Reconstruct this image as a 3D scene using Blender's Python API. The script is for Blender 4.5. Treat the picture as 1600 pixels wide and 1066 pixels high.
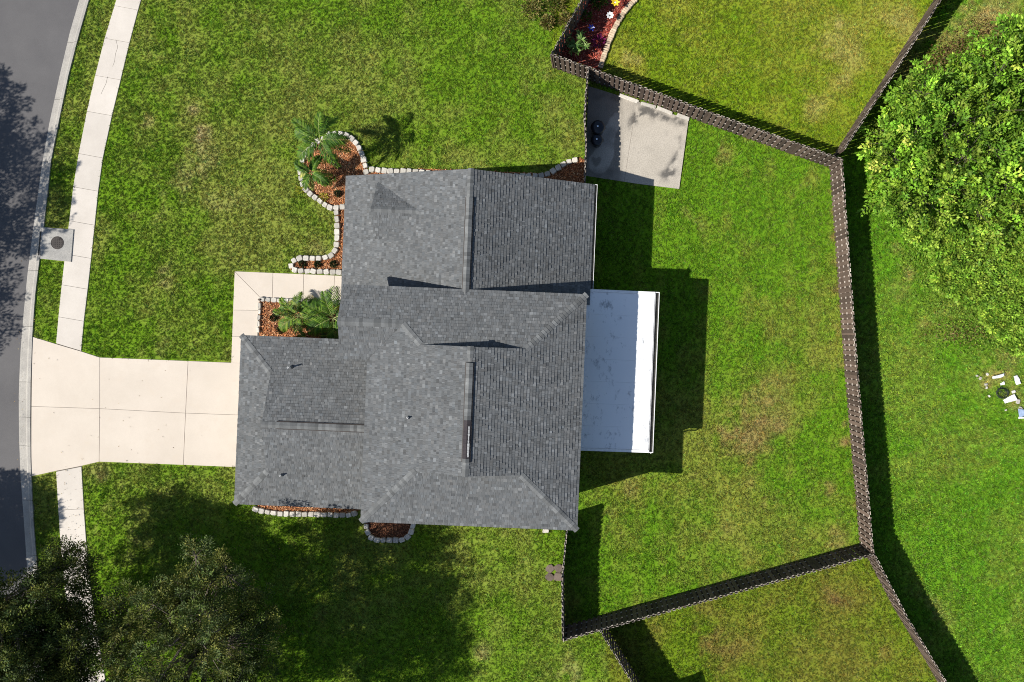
import bpy, math, random
import numpy as np
from mathutils import Vector, Matrix

# ------------------------------------------------------------------ camera, sky, sun, exposure
random.seed(7)
rng = np.random.default_rng(7)
S = bpy.context.scene
C = S.collection
for o in list(bpy.data.objects):
    bpy.data.objects.remove(o)

H = 39.0            # camera height over the lawn
K = 1092.0          # focal length in photo pixels (1600 wide)
NX, NY = 925.0, 520.0   # the point straight below the camera

cam_d = bpy.data.cameras.new('camera')
cam = bpy.data.objects.new('camera', cam_d)
C.objects.link(cam)
cam.location = (0, 0, H)
cam.rotation_euler = (0, 0, 0)
cam_d.sensor_width = 36.0
cam_d.lens = 36.0 * K / 1600.0
cam_d.shift_x = (800 - NX) / 1600.0
cam_d.shift_y = -(533 - NY) / 1600.0
cam_d.clip_start = 0.5
cam_d.clip_end = 2000
S.camera = cam

SUN_EL = math.radians(42.5)
SHADOW = math.radians(16.4)      # direction shadows fall, anticlockwise from +X
world = bpy.data.worlds.new('World')
S.world = world
world.use_nodes = True
nt = world.node_tree
for n in list(nt.nodes):
    nt.nodes.remove(n)
sky = nt.nodes.new('ShaderNodeTexSky')
sky.sky_type = 'NISHITA'
sky.sun_disc = False
sky.sun_elevation = SUN_EL
sky.sun_rotation = math.atan2(-math.cos(SHADOW), -math.sin(SHADOW))
sky.air_density = 1.0
sky.dust_density = 0.6
sky.ozone_density = 1.0
bg = nt.nodes.new('ShaderNodeBackground')
bg.inputs['Strength'].default_value = 0.08
wo = nt.nodes.new('ShaderNodeOutputWorld')
nt.links.new(sky.outputs[0], bg.inputs[0])
nt.links.new(bg.outputs[0], wo.inputs[0])

sun_d = bpy.data.lights.new('sun', 'SUN')
sun_d.energy = 5.0
sun_d.angle = math.radians(0.5)
sun_d.color = (1.0, 0.955, 0.88)
sun = bpy.data.objects.new('sun', sun_d)
C.objects.link(sun)
sdir = Vector((math.cos(SHADOW) * math.cos(SUN_EL), math.sin(SHADOW) * math.cos(SUN_EL), -math.sin(SUN_EL)))
sun.rotation_euler = sdir.to_track_quat('-Z', 'Y').to_euler()
sun.location = (-60, -20, 60)

S.view_settings.view_transform = 'Standard'
S.view_settings.look = 'None'
S.view_settings.exposure = 0.45
S.view_settings.gamma = 1.0
S.view_settings.use_curve_mapping = False
S.render.engine = 'CYCLES'
S.cycles.max_bounces = 6
S.cycles.diffuse_bounces = 3
S.cycles.transmission_bounces = 3
S.cycles.transparent_max_bounces = 4
S.cycles.use_denoising = True
S.cycles.denoising_prefilter = 'NONE'
S.cycles.pixel_filter_type = 'BLACKMAN_HARRIS'
S.cycles.filter_width = 1.0

# ------------------------------------------------------------------ helpers
def W(px, py, z=0.0):
    """point of the place, at height z, seen at photo pixel (px, py)"""
    k = (H - z) / K
    return ((px - NX) * k, -(py - NY) * k)

def W3(px, py, z=0.0):
    x, y = W(px, py, z)
    return (x, y, z)

_wloc = {}
def place(o, parent, loc):
    _wloc[o.name] = Vector(loc)
    if parent is not None:
        o.parent = parent
        o.location = Vector(loc) - _wloc[parent.name]
    else:
        o.location = loc

def mesh_data(name, verts, faces, mat=None, cols=None, smooth=False, mats=None, fmat=None):
    me = bpy.data.meshes.new(name)
    me.from_pydata([tuple(v) for v in verts], [], faces)
    if mats:
        for m in mats:
            me.materials.append(m)
        if fmat is not None:
            me.polygons.foreach_set('material_index', np.asarray(fmat, dtype=np.int32))
    elif mat:
        me.materials.append(mat)
    if cols is not None:     # one colour per face
        at = me.attributes.new('tint', 'FLOAT_COLOR', 'FACE')
        c = np.ones((len(faces), 4), dtype=np.float32)
        c[:, :3] = cols
        at.data.foreach_set('color', c.ravel())
    if smooth:
        me.polygons.foreach_set('use_smooth', np.ones(len(me.polygons), dtype=bool))
    me.update()
    return me

def np_mesh(name, verts, faces_n, mat, vcols=None, fcols=None, smooth=False):
    """fast mesh from arrays; faces_n is an (n,k) array"""
    me = bpy.data.meshes.new(name)
    nv, (nf, k) = len(verts), faces_n.shape
    me.vertices.add(nv)
    me.vertices.foreach_set('co', np.asarray(verts, dtype=np.float32).ravel())
    me.loops.add(nf * k)
    me.loops.foreach_set('vertex_index', faces_n.astype(np.int32).ravel())
    me.polygons.add(nf)
    me.polygons.foreach_set('loop_start', np.arange(0, nf * k, k, dtype=np.int32))
    me.polygons.foreach_set('loop_total', np.full(nf, k, dtype=np.int32))
    if smooth:
        me.polygons.foreach_set('use_smooth', np.ones(nf, dtype=bool))
    me.materials.append(mat)
    for cols, dom, n in ((vcols, 'POINT', nv), (fcols, 'FACE', nf)):
        if cols is not None:
            at = me.attributes.new('tint', 'FLOAT_COLOR', dom)
            c = np.ones((n, 4), dtype=np.float32)
            c[:, :3] = cols
            at.data.foreach_set('color', c.ravel())
    me.update(calc_edges=True)
    me.validate()
    return me

def link(name, me, parent=None, loc=(0, 0, 0)):
    o = bpy.data.objects.new(name, me)
    C.objects.link(o)
    place(o, parent, loc)
    return o

def obj(name, verts, faces, mat, parent=None, loc=None, **kw):
    """verts in world space; the object's origin is loc (or its parent's)"""
    if loc is None:
        loc = _wloc[parent.name] if parent is not None else Vector((0, 0, 0))
    loc = Vector(loc)
    v = [(a[0] - loc.x, a[1] - loc.y, a[2] - loc.z) for a in verts]
    return link(name, mesh_data(name, v, faces, mat, **kw), parent, loc)

def thing(name, label, cat, loc, group=None):
    o = bpy.data.objects.new(name, None)
    o.empty_display_size = 0.3
    C.objects.link(o)
    place(o, None, loc)
    tag(o, label, cat, group)
    return o

def tag(o, label=None, cat=None, group=None, kind=None):
    if label: o['label'] = label
    if cat: o['category'] = cat
    if group: o['group'] = group
    if kind: o['kind'] = kind
    return o

class MB:
    """collects shapes into one mesh"""
    def __init__(s):
        s.v, s.f, s.c = [], [], []
    def add(s, verts, faces, col=None):
        b = len(s.v)
        s.v += [tuple(a) for a in verts]
        s.f += [tuple(i + b for i in f) for f in faces]
        if col is not None:
            s.c += [col] * len(faces)
    def box(s, x0, x1, y0, y1, z0, z1, fn=None, col=None):
        v = [(x, y, z) for z in (z0, z1) for y in (y0, y1) for x in (x0, x1)]
        if fn: v = [fn(*a) for a in v]
        s.add(v, [(0, 2, 3, 1), (4, 5, 7, 6), (0, 1, 5, 4), (2, 6, 7, 3), (0, 4, 6, 2), (1, 3, 7, 5)], col)
    def prism(s, poly, z0, z1, col=None, fn=None):
        n = len(poly)
        v = [(x, y, z0) for x, y in poly] + [(x, y, z1) for x, y in poly]
        if fn: v = [fn(*a) for a in v]
        f = [tuple(range(n - 1, -1, -1)), tuple(range(n, 2 * n))]
        f += [(i, (i + 1) % n, n + (i + 1) % n, n + i) for i in range(n)]
        s.add(v, f, col)
    def tube(s, pts, rad, n=6, cap=True, col=None):
        pts = [Vector(p) for p in pts]
        rs = rad if isinstance(rad, (list, tuple)) else [rad] * len(pts)
        vs, fs = [], []
        for i, p in enumerate(pts):
            d = (pts[min(i + 1, len(pts) - 1)] - pts[max(i - 1, 0)]).normalized()
            a = d.orthogonal().normalized() if i == 0 else (a - d * a.dot(d)).normalized()
            b = d.cross(a)
            for k in range(n):
                t = 2 * math.pi * k / n
                vs.append(p + (a * math.cos(t) + b * math.sin(t)) * rs[i])
        for i in range(len(pts) - 1):
            for k in range(n):
                fs.append((i * n + k, i * n + (k + 1) % n, (i + 1) * n + (k + 1) % n, (i + 1) * n + k))
        if cap:
            fs.append(tuple(range(n - 1, -1, -1)))
            fs.append(tuple((len(pts) - 1) * n + k for k in range(n)))
        s.add(vs, fs, col)
    def lathe(s, prof, n=16, cx=0, cy=0, cz=0, col=None):
        vs, fs = [], []
        for r, z in prof:
            for k in range(n):
                t = 2 * math.pi * k / n
                vs.append((cx + r * math.cos(t), cy + r * math.sin(t), cz + z))
        for i in range(len(prof) - 1):
            for k in range(n):
                fs.append((i * n + k, i * n + (k + 1) % n, (i + 1) * n + (k + 1) % n, (i + 1) * n + k))
        fs.append(tuple(range(n - 1, -1, -1)))
        fs.append(tuple((len(prof) - 1) * n + k for k in range(n)))
        s.add(vs, fs, col)
    def build(s, name, mat, parent=None, loc=None, **kw):
        return obj(name, s.v, s.f, mat, parent, loc, cols=(s.c if s.c else None), **kw)

def in_poly(x, y, poly):
    r = np.zeros(x.shape, dtype=bool)
    n = len(poly)
    for i in range(n):
        x0, y0 = poly[i][:2]
        x1, y1 = poly[(i + 1) % n][:2]
        if y0 == y1:
            continue
        cnd = ((y0 > y) != (y1 > y)) & (x < (x1 - x0) * (y - y0) / (y1 - y0) + x0)
        r ^= cnd
    return r

_perm = np.random.default_rng(3).random((256, 256))
def vnoise(x, y):
    xi, yi = np.floor(x).astype(int), np.floor(y).astype(int)
    fx, fy = x - xi, y - yi
    fx, fy = fx * fx * (3 - 2 * fx), fy * fy * (3 - 2 * fy)
    g = lambda a, b: _perm[a % 256, b % 256]
    return (g(xi, yi) * (1 - fx) + g(xi + 1, yi) * fx) * (1 - fy) + (g(xi, yi + 1) * (1 - fx) + g(xi + 1, yi + 1) * fx) * fy
def fbm(x, y, sc, oct=4, off=0.0):
    r, a, t = 0, 1.0, 0
    for i in range(oct):
        r = r + a * vnoise(x * sc + off + 17.3 * i, y * sc - off + 9.1 * i)
        t += a
        a *= 0.55
        sc *= 2.1
    return r / t
def sstep(a, b, x):
    t = np.clip((x - a) / (b - a), 0, 1)
    return t * t * (3 - 2 * t)

# ------------------------------------------------------------------ materials
def mat_new(name):
    m = bpy.data.materials.new(name)
    m.use_nodes = True
    t = m.node_tree
    b = t.nodes['Principled BSDF']
    return m, t, b

def N(t, typ, **kw):
    n = t.nodes.new(typ)
    for k, v in kw.items():
        setattr(n, k, v)
    return n

def noise(t, scale, detail=4, rough=0.6, vec=None):
    n = N(t, 'ShaderNodeTexNoise')
    n.inputs['Scale'].default_value = scale
    n.inputs['Detail'].default_value = detail
    n.inputs['Roughness'].default_value = rough
    if vec is not None:
        t.links.new(vec, n.inputs['Vector'])
    return n.outputs['Fac']

def ramp(t, fac, stops):
    r = N(t, 'ShaderNodeValToRGB')
    e = r.color_ramp.elements
    while len(e) > 1:
        e.remove(e[-1])
    e[0].position, e[0].color = stops[0][0], (*stops[0][1], 1)
    for p, c in stops[1:]:
        x = e.new(p)
        x.color = (*c, 1)
    t.links.new(fac, r.inputs[0])
    return r.outputs[0]

def mix(t, fac, a, b, mode='MIX'):
    m = N(t, 'ShaderNodeMix', data_type='RGBA', blend_type=mode)
    for i, v in ((0, fac), (6, a), (7, b)):
        if isinstance(v, (int, float)):
            m.inputs[i].default_value = v
        elif isinstance(v, tuple):
            m.inputs[i].default_value = (*v, 1)
        else:
            t.links.new(v, m.inputs[i])
    return m.outputs[2]

def bump(t, b, h, strength=0.4, dist=0.02):
    n = N(t, 'ShaderNodeBump')
    n.inputs['Strength'].default_value = strength
    n.inputs['Distance'].default_value = dist
    t.links.new(h, n.inputs['Height'])
    t.links.new(n.outputs[0], b.inputs['Normal'])

def geo_pos(t):
    return N(t, 'ShaderNodeNewGeometry').outputs['Position']

def speckled(name, c0, c1, big=0.5, fine=40, rough=0.9, bs=0.3, bd=0.01, c2=None, spec=0.3, rand=0.0, fr=(0.72, 1.2)):
    """two-tone weathered surface with grain; rand = brightness jitter between objects"""
    m, t, b = mat_new(name)
    p = geo_pos(t)
    f1 = noise(t, big, 5, 0.65, p)
    col = ramp(t, f1, [(0.3, c0), (0.7, c1)])
    f2 = noise(t, fine, 3, 0.7, p)
    g = ramp(t, f2, [(0.25, (fr[0],) * 3), (0.75, (fr[1],) * 3)])
    col = mix(t, 1.0, col, g, 'MULTIPLY')
    if c2 is not None:
        f3 = noise(t, big * 3.1, 6, 0.7, p)
        mk = ramp(t, f3, [(0.55, (0,) * 3), (0.75, (1,) * 3)])
        col = mix(t, mk, col, c2)
    if rand:
        r = N(t, 'ShaderNodeObjectInfo').outputs['Random']
        col = mix(t, 1.0, col, ramp(t, r, [(0, (1 - rand,) * 3), (1, (1 + rand,) * 3)]), 'MULTIPLY')
    t.links.new(col, b.inputs['Base Color'])
    b.inputs['Roughness'].default_value = rough
    b.inputs['Specular IOR Level'].default_value = spec
    bump(t, b, f2, bs, bd)
    return m

def tinted(name, atype='GEOMETRY', rough=0.8, spec=0.2, fine=0, bs=0.0, bd=0.01, transl=0.0, mul=1.0):
    """colour from the 'tint' attribute (per-piece colour)"""
    m, t, b = mat_new(name)
    a = N(t, 'ShaderNodeAttribute', attribute_name='tint', attribute_type=atype)
    col = a.outputs['Color']
    if mul != 1.0:
        col = mix(t, 1.0, col, (mul,) * 3, 'MULTIPLY')
    if fine:
        f = noise(t, fine, 3, 0.7, geo_pos(t))
        col = mix(t, 1.0, col, ramp(t, f, [(0.25, (0.7,) * 3), (0.75, (1.25,) * 3)]), 'MULTIPLY')
        if bs:
            bump(t, b, f, bs, bd)
    t.links.new(col, b.inputs['Base Color'])
    b.inputs['Roughness'].default_value = rough
    b.inputs['Specular IOR Level'].default_value = spec
    if transl:
        tr = N(t, 'ShaderNodeBsdfTranslucent')
        t.links.new(col, tr.inputs['Color'])
        mx = N(t, 'ShaderNodeMixShader')
        mx.inputs[0].default_value = transl
        t.links.new(b.outputs[0], mx.inputs[1])
        t.links.new(tr.outputs[0], mx.inputs[2])
        t.links.new(mx.outputs[0], t.nodes['Material Output'].inputs['Surface'])
    return m

def flat(name, c, rough=0.6, spec=0.4, metal=0.0):
    m, t, b = mat_new(name)
    p = geo_pos(t)
    f = noise(t, 6, 4, 0.6, p)
    col = mix(t, 1.0, c, ramp(t, f, [(0.3, (0.88,) * 3), (0.7, (1.08,) * 3)]), 'MULTIPLY')
    t.links.new(col, b.inputs['Base Color'])
    b.inputs['Roughness'].default_value = rough
    b.inputs['Specular IOR Level'].default_value = spec
    b.inputs['Metallic'].default_value = metal
    return m

M = {}
M['asphalt'] = speckled('asphalt', (0.103, 0.099, 0.101), (0.130, 0.125, 0.125), 0.35, 55, 0.92, 0.5, 0.01, c2=(0.114, 0.110, 0.110))
M['walk'] = speckled('sidewalk_concrete', (0.511, 0.466, 0.411), (0.603, 0.552, 0.493), 0.5, 30, 0.9, 0.15, 0.004, rand=0.035, fr=(0.9, 1.07))
M['drive'] = speckled('driveway_concrete', (0.529, 0.464, 0.390), (0.589, 0.521, 0.443), 0.45, 45, 0.88, 0.1, 0.003, c2=(0.545, 0.472, 0.390), rand=0.045, fr=(0.92, 1.06))
M['kerb'] = speckled('kerb_concrete', (0.309, 0.292, 0.266), (0.429, 0.404, 0.361), 0.9, 22, 0.9, 0.3, 0.006, rand=0.06)
M['inlet'] = speckled('inlet_concrete', (0.281, 0.273, 0.257), (0.390, 0.374, 0.343), 1.2, 18, 0.9, 0.3, 0.006)
M['joint'] = speckled('dark_joint', (0.10, 0.085, 0.07), (0.16, 0.14, 0.11), 2, 30)
M['iron'] = speckled('cast_iron', (0.03, 0.026, 0.025), (0.055, 0.045, 0.04), 4, 60, 0.7, 0.4, 0.01)
M['patio'] = tinted('patio_concrete', mul=.93, fine=18, bs=0.15, bd=0.005, rough=0.9)
M['earth'] = speckled('earth', (0.07, 0.1, 0.02), (0.11, 0.13, 0.03), 0.2, 6)
M['lawn'] = tinted('lawn_sheet', fine=20, bs=0.3, bd=0.03, rough=0.95, spec=0.05, mul=0.88)
M['grass'] = tinted('grass_blades', 'INSTANCER', rough=0.65, spec=0.25, transl=0.25)
M['leaf'] = tinted('leaves', rough=0.55, spec=0.2, transl=0.22)
M['leafdark'] = tinted('oak_leaves', rough=0.6, spec=0.14, transl=0.15)
M['bark'] = speckled('bark', (0.10, 0.08, 0.065), (0.2, 0.17, 0.14), 3, 25, 0.95, 0.8, 0.03)
M['shingle'] = tinted('shingles', fine=45, bs=0.25, bd=0.004, rough=0.92, spec=0.2)
M['cap'] = speckled('cap_shingles', (0.113, 0.117, 0.117), (0.158, 0.163, 0.163), 2, 60, 0.9, 0.3, 0.004, rand=0.3)
M['capdark'] = speckled('bare_vent', (0.03, 0.026, 0.03), (0.05, 0.042, 0.045), 4, 40)
M['capwhite'] = speckled('torn_vent', (0.413, 0.405, 0.390), (0.600, 0.600, 0.585), 20, 40)
M['deck'] = speckled('roof_underlay', (0.03, 0.032, 0.035), (0.045, 0.045, 0.05), 2, 30)
M['fascia'] = flat('fascia_paint', (0.48, 0.47, 0.45), 0.5)
M['stucco'] = speckled('stucco', (0.378, 0.333, 0.270), (0.450, 0.396, 0.324), 0.6, 35, 0.95, 0.5, 0.01)
M['white'] = flat('white_metal', (0.8, 0.8, 0.79), 0.35)
M['gutterin'] = speckled('gutter_inside', (0.03, 0.03, 0.028), (0.09, 0.085, 0.07), 3, 30)
M['glass'] = flat('window_glass', (0.03, 0.04, 0.05), 0.08, 0.6)
M['door'] = flat('door_paint', (0.6, 0.57, 0.5), 0.5)
M['stone'] = speckled('white_stone', (0.464, 0.429, 0.368), (0.583, 0.554, 0.498), 5, 30, 0.85, 0.6, 0.015, rand=0.22)
M['brick'] = speckled('tan_brick', (0.42, 0.31, 0.2), (0.62, 0.5, 0.36), 5, 30, 0.9, 0.5, 0.01, rand=0.25)
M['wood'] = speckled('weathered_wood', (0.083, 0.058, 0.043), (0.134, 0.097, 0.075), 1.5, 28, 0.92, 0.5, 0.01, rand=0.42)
M['woodlit'] = speckled('sunlit_weathered_wood', (0.336, 0.291, 0.246), (0.493, 0.437, 0.381), 1.5, 28, 0.92, 0.3, 0.01, rand=0.2)  # wood paled to paint sunlight on board tops and rails
M['mulch'] = speckled('mulch_bed', (0.16, 0.062, 0.025), (0.26, 0.105, 0.045), 1.5, 22, 0.95, 0.9, 0.04)
M['mulchdark'] = speckled('dark_mulch_bed', (0.10, 0.04, 0.02), (0.17, 0.07, 0.035), 1.5, 22, 0.95, 0.9, 0.04)
M['mulchred'] = speckled('red_mulch_bed', (0.19, 0.035, 0.022), (0.3, 0.06, 0.04), 1.5, 22, 0.95, 0.9, 0.04)
M['chip'] = tinted('mulch_chips', rough=0.9)
M['black'] = flat('black_plastic', (0.012, 0.014, 0.02), 0.3, 0.5)
M['chrome'] = flat('bright_metal', (0.8, 0.8, 0.8), 0.15, 0.5, 1.0)
M['paver'] = speckled('brown_paver', (0.117, 0.090, 0.074), (0.179, 0.140, 0.113), 3, 25, 0.9, 0.4, 0.01, rand=0.15)
M['plastic'] = flat('white_plastic', (0.78, 0.78, 0.77), 0.4)
M['blueplastic'] = flat('blue_grey_plastic', (0.35, 0.45, 0.62), 0.4)
M['wire'] = flat('dark_wire', (0.02, 0.03, 0.02), 0.6)
M['yellow'] = flat('yellow_petals', (0.8, 0.55, 0.02), 0.6)
M['blue'] = flat('blue_foil', (0.02, 0.06, 0.55), 0.25)
M['pink'] = flat('pink_petals', (0.35, 0.02, 0.2), 0.6)
M['trunk'] = speckled('palm_trunk', (0.16, 0.13, 0.1), (0.27, 0.22, 0.17), 4, 30, 0.95, 0.8, 0.02)
M['cover'] = None   # set below
def cover_mat():
    m, t, b = mat_new('patio_cover_sheet')
    p = geo_pos(t)
    mp = N(t, 'ShaderNodeMapping')
    mp.inputs['Scale'].default_value = (1.0, 0.55, 1.0)
    t.links.new(p, mp.inputs[0])
    f = noise(t, 2.2, 8, 0.75, mp.outputs[0])
    mk = ramp(t, f, [(0.56, (0,) * 3), (0.68, (1,) * 3)])
    f2 = noise(t, 0.5, 3, 0.5, p)
    base = ramp(t, f2, [(0.3, (0.82, 0.825, 0.83)), (0.7, (0.87, 0.87, 0.87))])
    col = mix(t, mk, base, (0.36, 0.37, 0.38))
    t.links.new(col, b.inputs['Base Color'])
    b.inputs['Roughness'].default_value = 0.45
    return m
M['cover'] = cover_mat()

# ------------------------------------------------------------------ ground, road, kerb, sidewalk, drive
def struct(o):
    return tag(o, kind='structure')

def interp(pts, y):
    """x of a top-to-bottom pixel polyline at pixel row y (extended past its ends)"""
    if y <= pts[0][1]:
        (a, b), (c, d) = pts[0], pts[1]
    elif y >= pts[-1][1]:
        (a, b), (c, d) = pts[-2], pts[-1]
    else:
        for (a, b), (c, d) in zip(pts, pts[1:]):
            if b <= y <= d:
                break
    return a + (c - a) * (y - b) / (d - b)

KERB_L = [(122, 0), (108, 48), (93, 111), (76, 189), (64, 256), (50, 358), (41, 430), (35, 492), (30, 552), (27.5, 620), (28, 680), (30, 740), (35, 807), (42, 908), (54, 1010), (63, 1066), (90, 1200)]
KERB_R = [(140, 0), (124, 56), (108, 118), (94, 185), (81, 250), (69, 358), (61, 420), (56, 461), (51.5, 525), (49, 600), (48.5, 660), (49, 720), (51, 773), (54, 824), (60, 895), (71, 1000), (80, 1066), (106, 1200)]
WALK_L = [(182, 0), (166, 52), (152, 105), (137, 170), (125, 229), (115, 290), (107, 358), (101, 407), (94, 470), (88, 534), (85, 600), (85.5, 670), (88, 736), (91, 790), (94, 841), (103, 940), (119, 1066), (145, 1200)]
WALK_R = [(221, 0), (209, 42), (199, 84), (182, 155), (171, 200), (162, 243), (154, 300), (148, 358), (140, 434), (133, 490), (127, 546), (124, 600), (124.5, 670), (128, 728), (132, 800), (137, 868), (144, 930), (158, 1020), (166, 1066), (190, 1200)]

road_poly = []
kerb_mid = lambda y: (interp(KERB_L, y) + interp(KERB_R, y)) / 2

# far ground, below everything
e = 220
struct(obj('ground', [(-e, -e, -0.35), (e, -e, -0.35), (e, e, -0.35), (-e, e, -0.35)], [(0, 1, 2, 3)], M['earth']))

ys = list(range(-320, 1420, 20))
v, f = [], []
for y in ys:
    v.append(W3(-420, y, 0)[:2] + (-0.10,))
    v.append(W3(interp(KERB_L, y) + 4, y)[:2] + (-0.085,))
for i in range(len(ys) - 1):
    f.append((2 * i, 2 * i + 2, 2 * i + 3, 2 * i + 1))
struct(obj('road', v, f, M['asphalt']))

# kerb: gutter pan and rolled back edge, cast in segments
kerb_root = thing('kerb', None, None, (*W(60, 520), 0))
struct(kerb_root)
prof = [(0.0, -0.075), (0.06, -0.072), (0.58, -0.045), (0.70, 0.035), (0.78, 0.055), (1.0, 0.06), (1.0, -0.2), (0.0, -0.2)]
cuts = [-190, -105, -20, 66, 155, 252, 338, 423, 510, 597, 652, 697, 782, 868, 955, 1040, 1130, 1215]
for a, b in zip(cuts, cuts[1:]):
    n = 5
    v, f = [], []
    for i in range(n + 1):
        y = a + 0.25 + (b - a - 0.5) * i / n
        x0, x1 = interp(KERB_L, y), interp(KERB_R, y)
        for t, z in prof:
            v.append((*W(x0 + (x1 - x0) * t, y), z))
    m = len(prof)
    for i in range(n):
        for k in range(m):
            f.append((i * m + k, (i + 1) * m + k, (i + 1) * m + (k + 1) % m, i * m + (k + 1) % m))
    f.append(tuple(range(m)))
    f.append(tuple(n * m + k for k in range(m - 1, -1, -1)))
    obj('kerb_segment', v, f, M['kerb'], kerb_root, loc=(*W(60, (a + b) / 2), 0))

def slab(name, poly_px, parent, mat, z=0.03, gap=0.012, thick=0.1):
    """one cast slab: pixel polygon shrunk by a joint, chamfered edge"""
    p = [Vector(W(*q)) for q in poly_px]
    c = sum(p, Vector((0, 0))) / len(p)
    def inset(g):
        out = []
        n = len(p)
        ar = sum(p[i].x * p[(i + 1) % n].y - p[(i + 1) % n].x * p[i].y for i in range(n))
        sgn = 1 if ar > 0 else -1
        for i in range(n):
            d0 = (p[i] - p[i - 1]).normalized()
            d1 = (p[(i + 1) % n] - p[i]).normalized()
            n0 = Vector((-d0.y, d0.x)) * sgn
            n1 = Vector((-d1.y, d1.x)) * sgn
            bis = (n0 + n1)
            bis = bis / max(0.35, bis.dot(n0))
            out.append(p[i] + bis * g)
        return out if ar > 0 else out[::-1]
    a, b = inset(gap * 0.5), inset(gap * 0.5 + 0.012)
    n = len(a)
    v = [(q.x, q.y, z - thick) for q in a] + [(q.x, q.y, z - 0.01) for q in a] + [(q.x, q.y, z) for q in b]
    f = [tuple(range(2 * n, 3 * n))]
    for r in (0, n):
        f += [(r + i, r + (i + 1) % n, r + n + (i + 1) % n, r + n + i) for i in range(n)]
    return obj(name, v, f, mat, parent, loc=(c.x, c.y, 0))

walk_root = thing('sidewalk', None, None, (*W(140, 300), 0))
struct(walk_root)
DR_TOP = [(50, 525), (155, 558), (295, 564), (372, 567.5)]
DR_BOT = [(48.5, 745), (88, 736), (128, 728), (155, 721.5), (287, 726.5), (372, 730.5)]
cuts_w = [-310, -255, -200, -148, -97, -45, 9, 60, 118, 174, 240, 292, 345, 397, 445, 495]
bed_v, bed_f = [], []
def walk_seg(ya, yb, skew_a=4, skew_b=4):
    poly = [(interp(WALK_L, ya), ya), (interp(WALK_R, ya + skew_a), ya + skew_a),
            (interp(WALK_R, yb + skew_b), yb + skew_b), (interp(WALK_L, yb), yb)]
    slab('slab', poly, walk_root, M['walk'])
for a, b in zip(cuts_w, cuts_w[1:]):
    walk_seg(a, b, 7, 7)
slab('slab', [(interp(WALK_L, 495), 495), (interp(WALK_R, 502), 502), (127.5, 548.5), (88, 536.5)], walk_root, M['walk'])
slab('slab', [(88, 737), (128, 729), (interp(WALK_R, 795), 795), (interp(WALK_L, 797), 797)], walk_root, M['walk'])
for a, b in zip([797, 852, 907, 962, 1017, 1072, 1127, 1182], [852, 907, 962, 1017, 1072, 1127, 1182, 1237]):
    walk_seg(a, b, -2, -2)

drive_root = thing('driveway', None, None, (*W(200, 640), 0))
struct(drive_root)
slab('slab', [(50.5, 526), (88, 537.5), (127, 549), (156.5, 558.5), (156.5, 638.5), (49.5, 635)], drive_root, M['drive'])
slab('slab', [(156.5, 558.5), (294.5, 564), (290.5, 645.5), (156.5, 638.5)], drive_root, M['drive'])
slab('slab', [(294.5, 564), (418, 569), (418, 650), (290.5, 645.5)], drive_root, M['drive'])
slab('slab', [(49.5, 635), (156.5, 638.5), (155.5, 721.5), (128, 728), (88, 736), (49, 744.5)], drive_root, M['drive'])
slab('slab', [(156.5, 638.5), (290.5, 645.5), (287, 726.5), (155.5, 721.5)], drive_root, M['drive'])
slab('slab', [(290.5, 645.5), (418, 650), (418, 732), (287, 726.5)], drive_root, M['drive'])

path_root = thing('front_walkway', None, None, (*W(400, 450), 0))
struct(path_root)
slab('slab', [(367, 424), (408, 466), (404, 485), (364.5, 484.5)], path_root, M['drive'])
slab('slab', [(367, 424), (427, 426.5), (426, 466.5), (408, 466)], path_root, M['drive'])
slab('slab', [(427, 426.5), (475, 428.5), (474, 468), (426, 466.5)], path_root, M['drive'])
slab('slab', [(475, 428.5), (523, 430.5), (522, 469.5), (474, 468)], path_root, M['drive'])
slab('slab', [(523, 430.5), (572, 432.5), (571, 471), (522, 469.5)], path_root, M['drive'])
slab('slab', [(572, 432.5), (612, 434), (611, 472.5), (571, 471)], path_root, M['drive'])
slab('slab', [(364.5, 484.5), (404, 485), (403, 526), (363, 525.5)], path_root, M['drive'])
slab('slab', [(363, 525.5), (403, 526), (402, 568.5), (361.5, 567)], path_root, M['drive'])
# dark joint bed under all slabs
mb = MB()
def bedpoly(pp, z=-0.006, zz=-0.09):
    mb.prism([W(*q) for q in pp][::-1], zz, z)
bedpoly([(51, 528), (156, 560), (294, 566), (416, 571), (416, 730), (287, 725), (155, 720), (50, 742)])
bedpoly([(368, 426), (610, 435), (609, 471), (408, 465), (402, 566), (362.5, 566)])
mb.build('joint_bed', M['joint'], drive_root)
yy = list(range(-305, 1235, 15))
v, f = [], []
for y in yy:
    v += [(*W(interp(WALK_L, y) + 0.6, y), -0.006), (*W(interp(WALK_R, y) - 0.6, y), -0.006)]
f = [(2 * i, 2 * i + 2, 2 * i + 3, 2 * i + 1) for i in range(len(yy) - 1)]
obj('joint_bed', v, f, M['joint'], walk_root)

# hairline cracks in two of the sidewalk slabs
for pl in ([(181, 62), (184, 74), (180.5, 84), (179, 96), (176, 104)], [(168, 120), (166, 130), (161, 140), (158, 147)]):
    m = MB()
    for (ax, ay), (bx, by) in zip(pl, pl[1:]):
        p, q = Vector(W(ax, ay, .03)), Vector(W(bx, by, .03))
        d = (q - p).normalized()
        nn = Vector((-d.y, d.x)) * .008
        m.add([(*(p + nn), .0315), (*(p - nn), .0315), (*(q - nn), .0315), (*(q + nn), .0315)], [(0, 1, 2, 3)])
    tag(m.build('crack', M['joint'], walk_root), kind='stuff')

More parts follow.
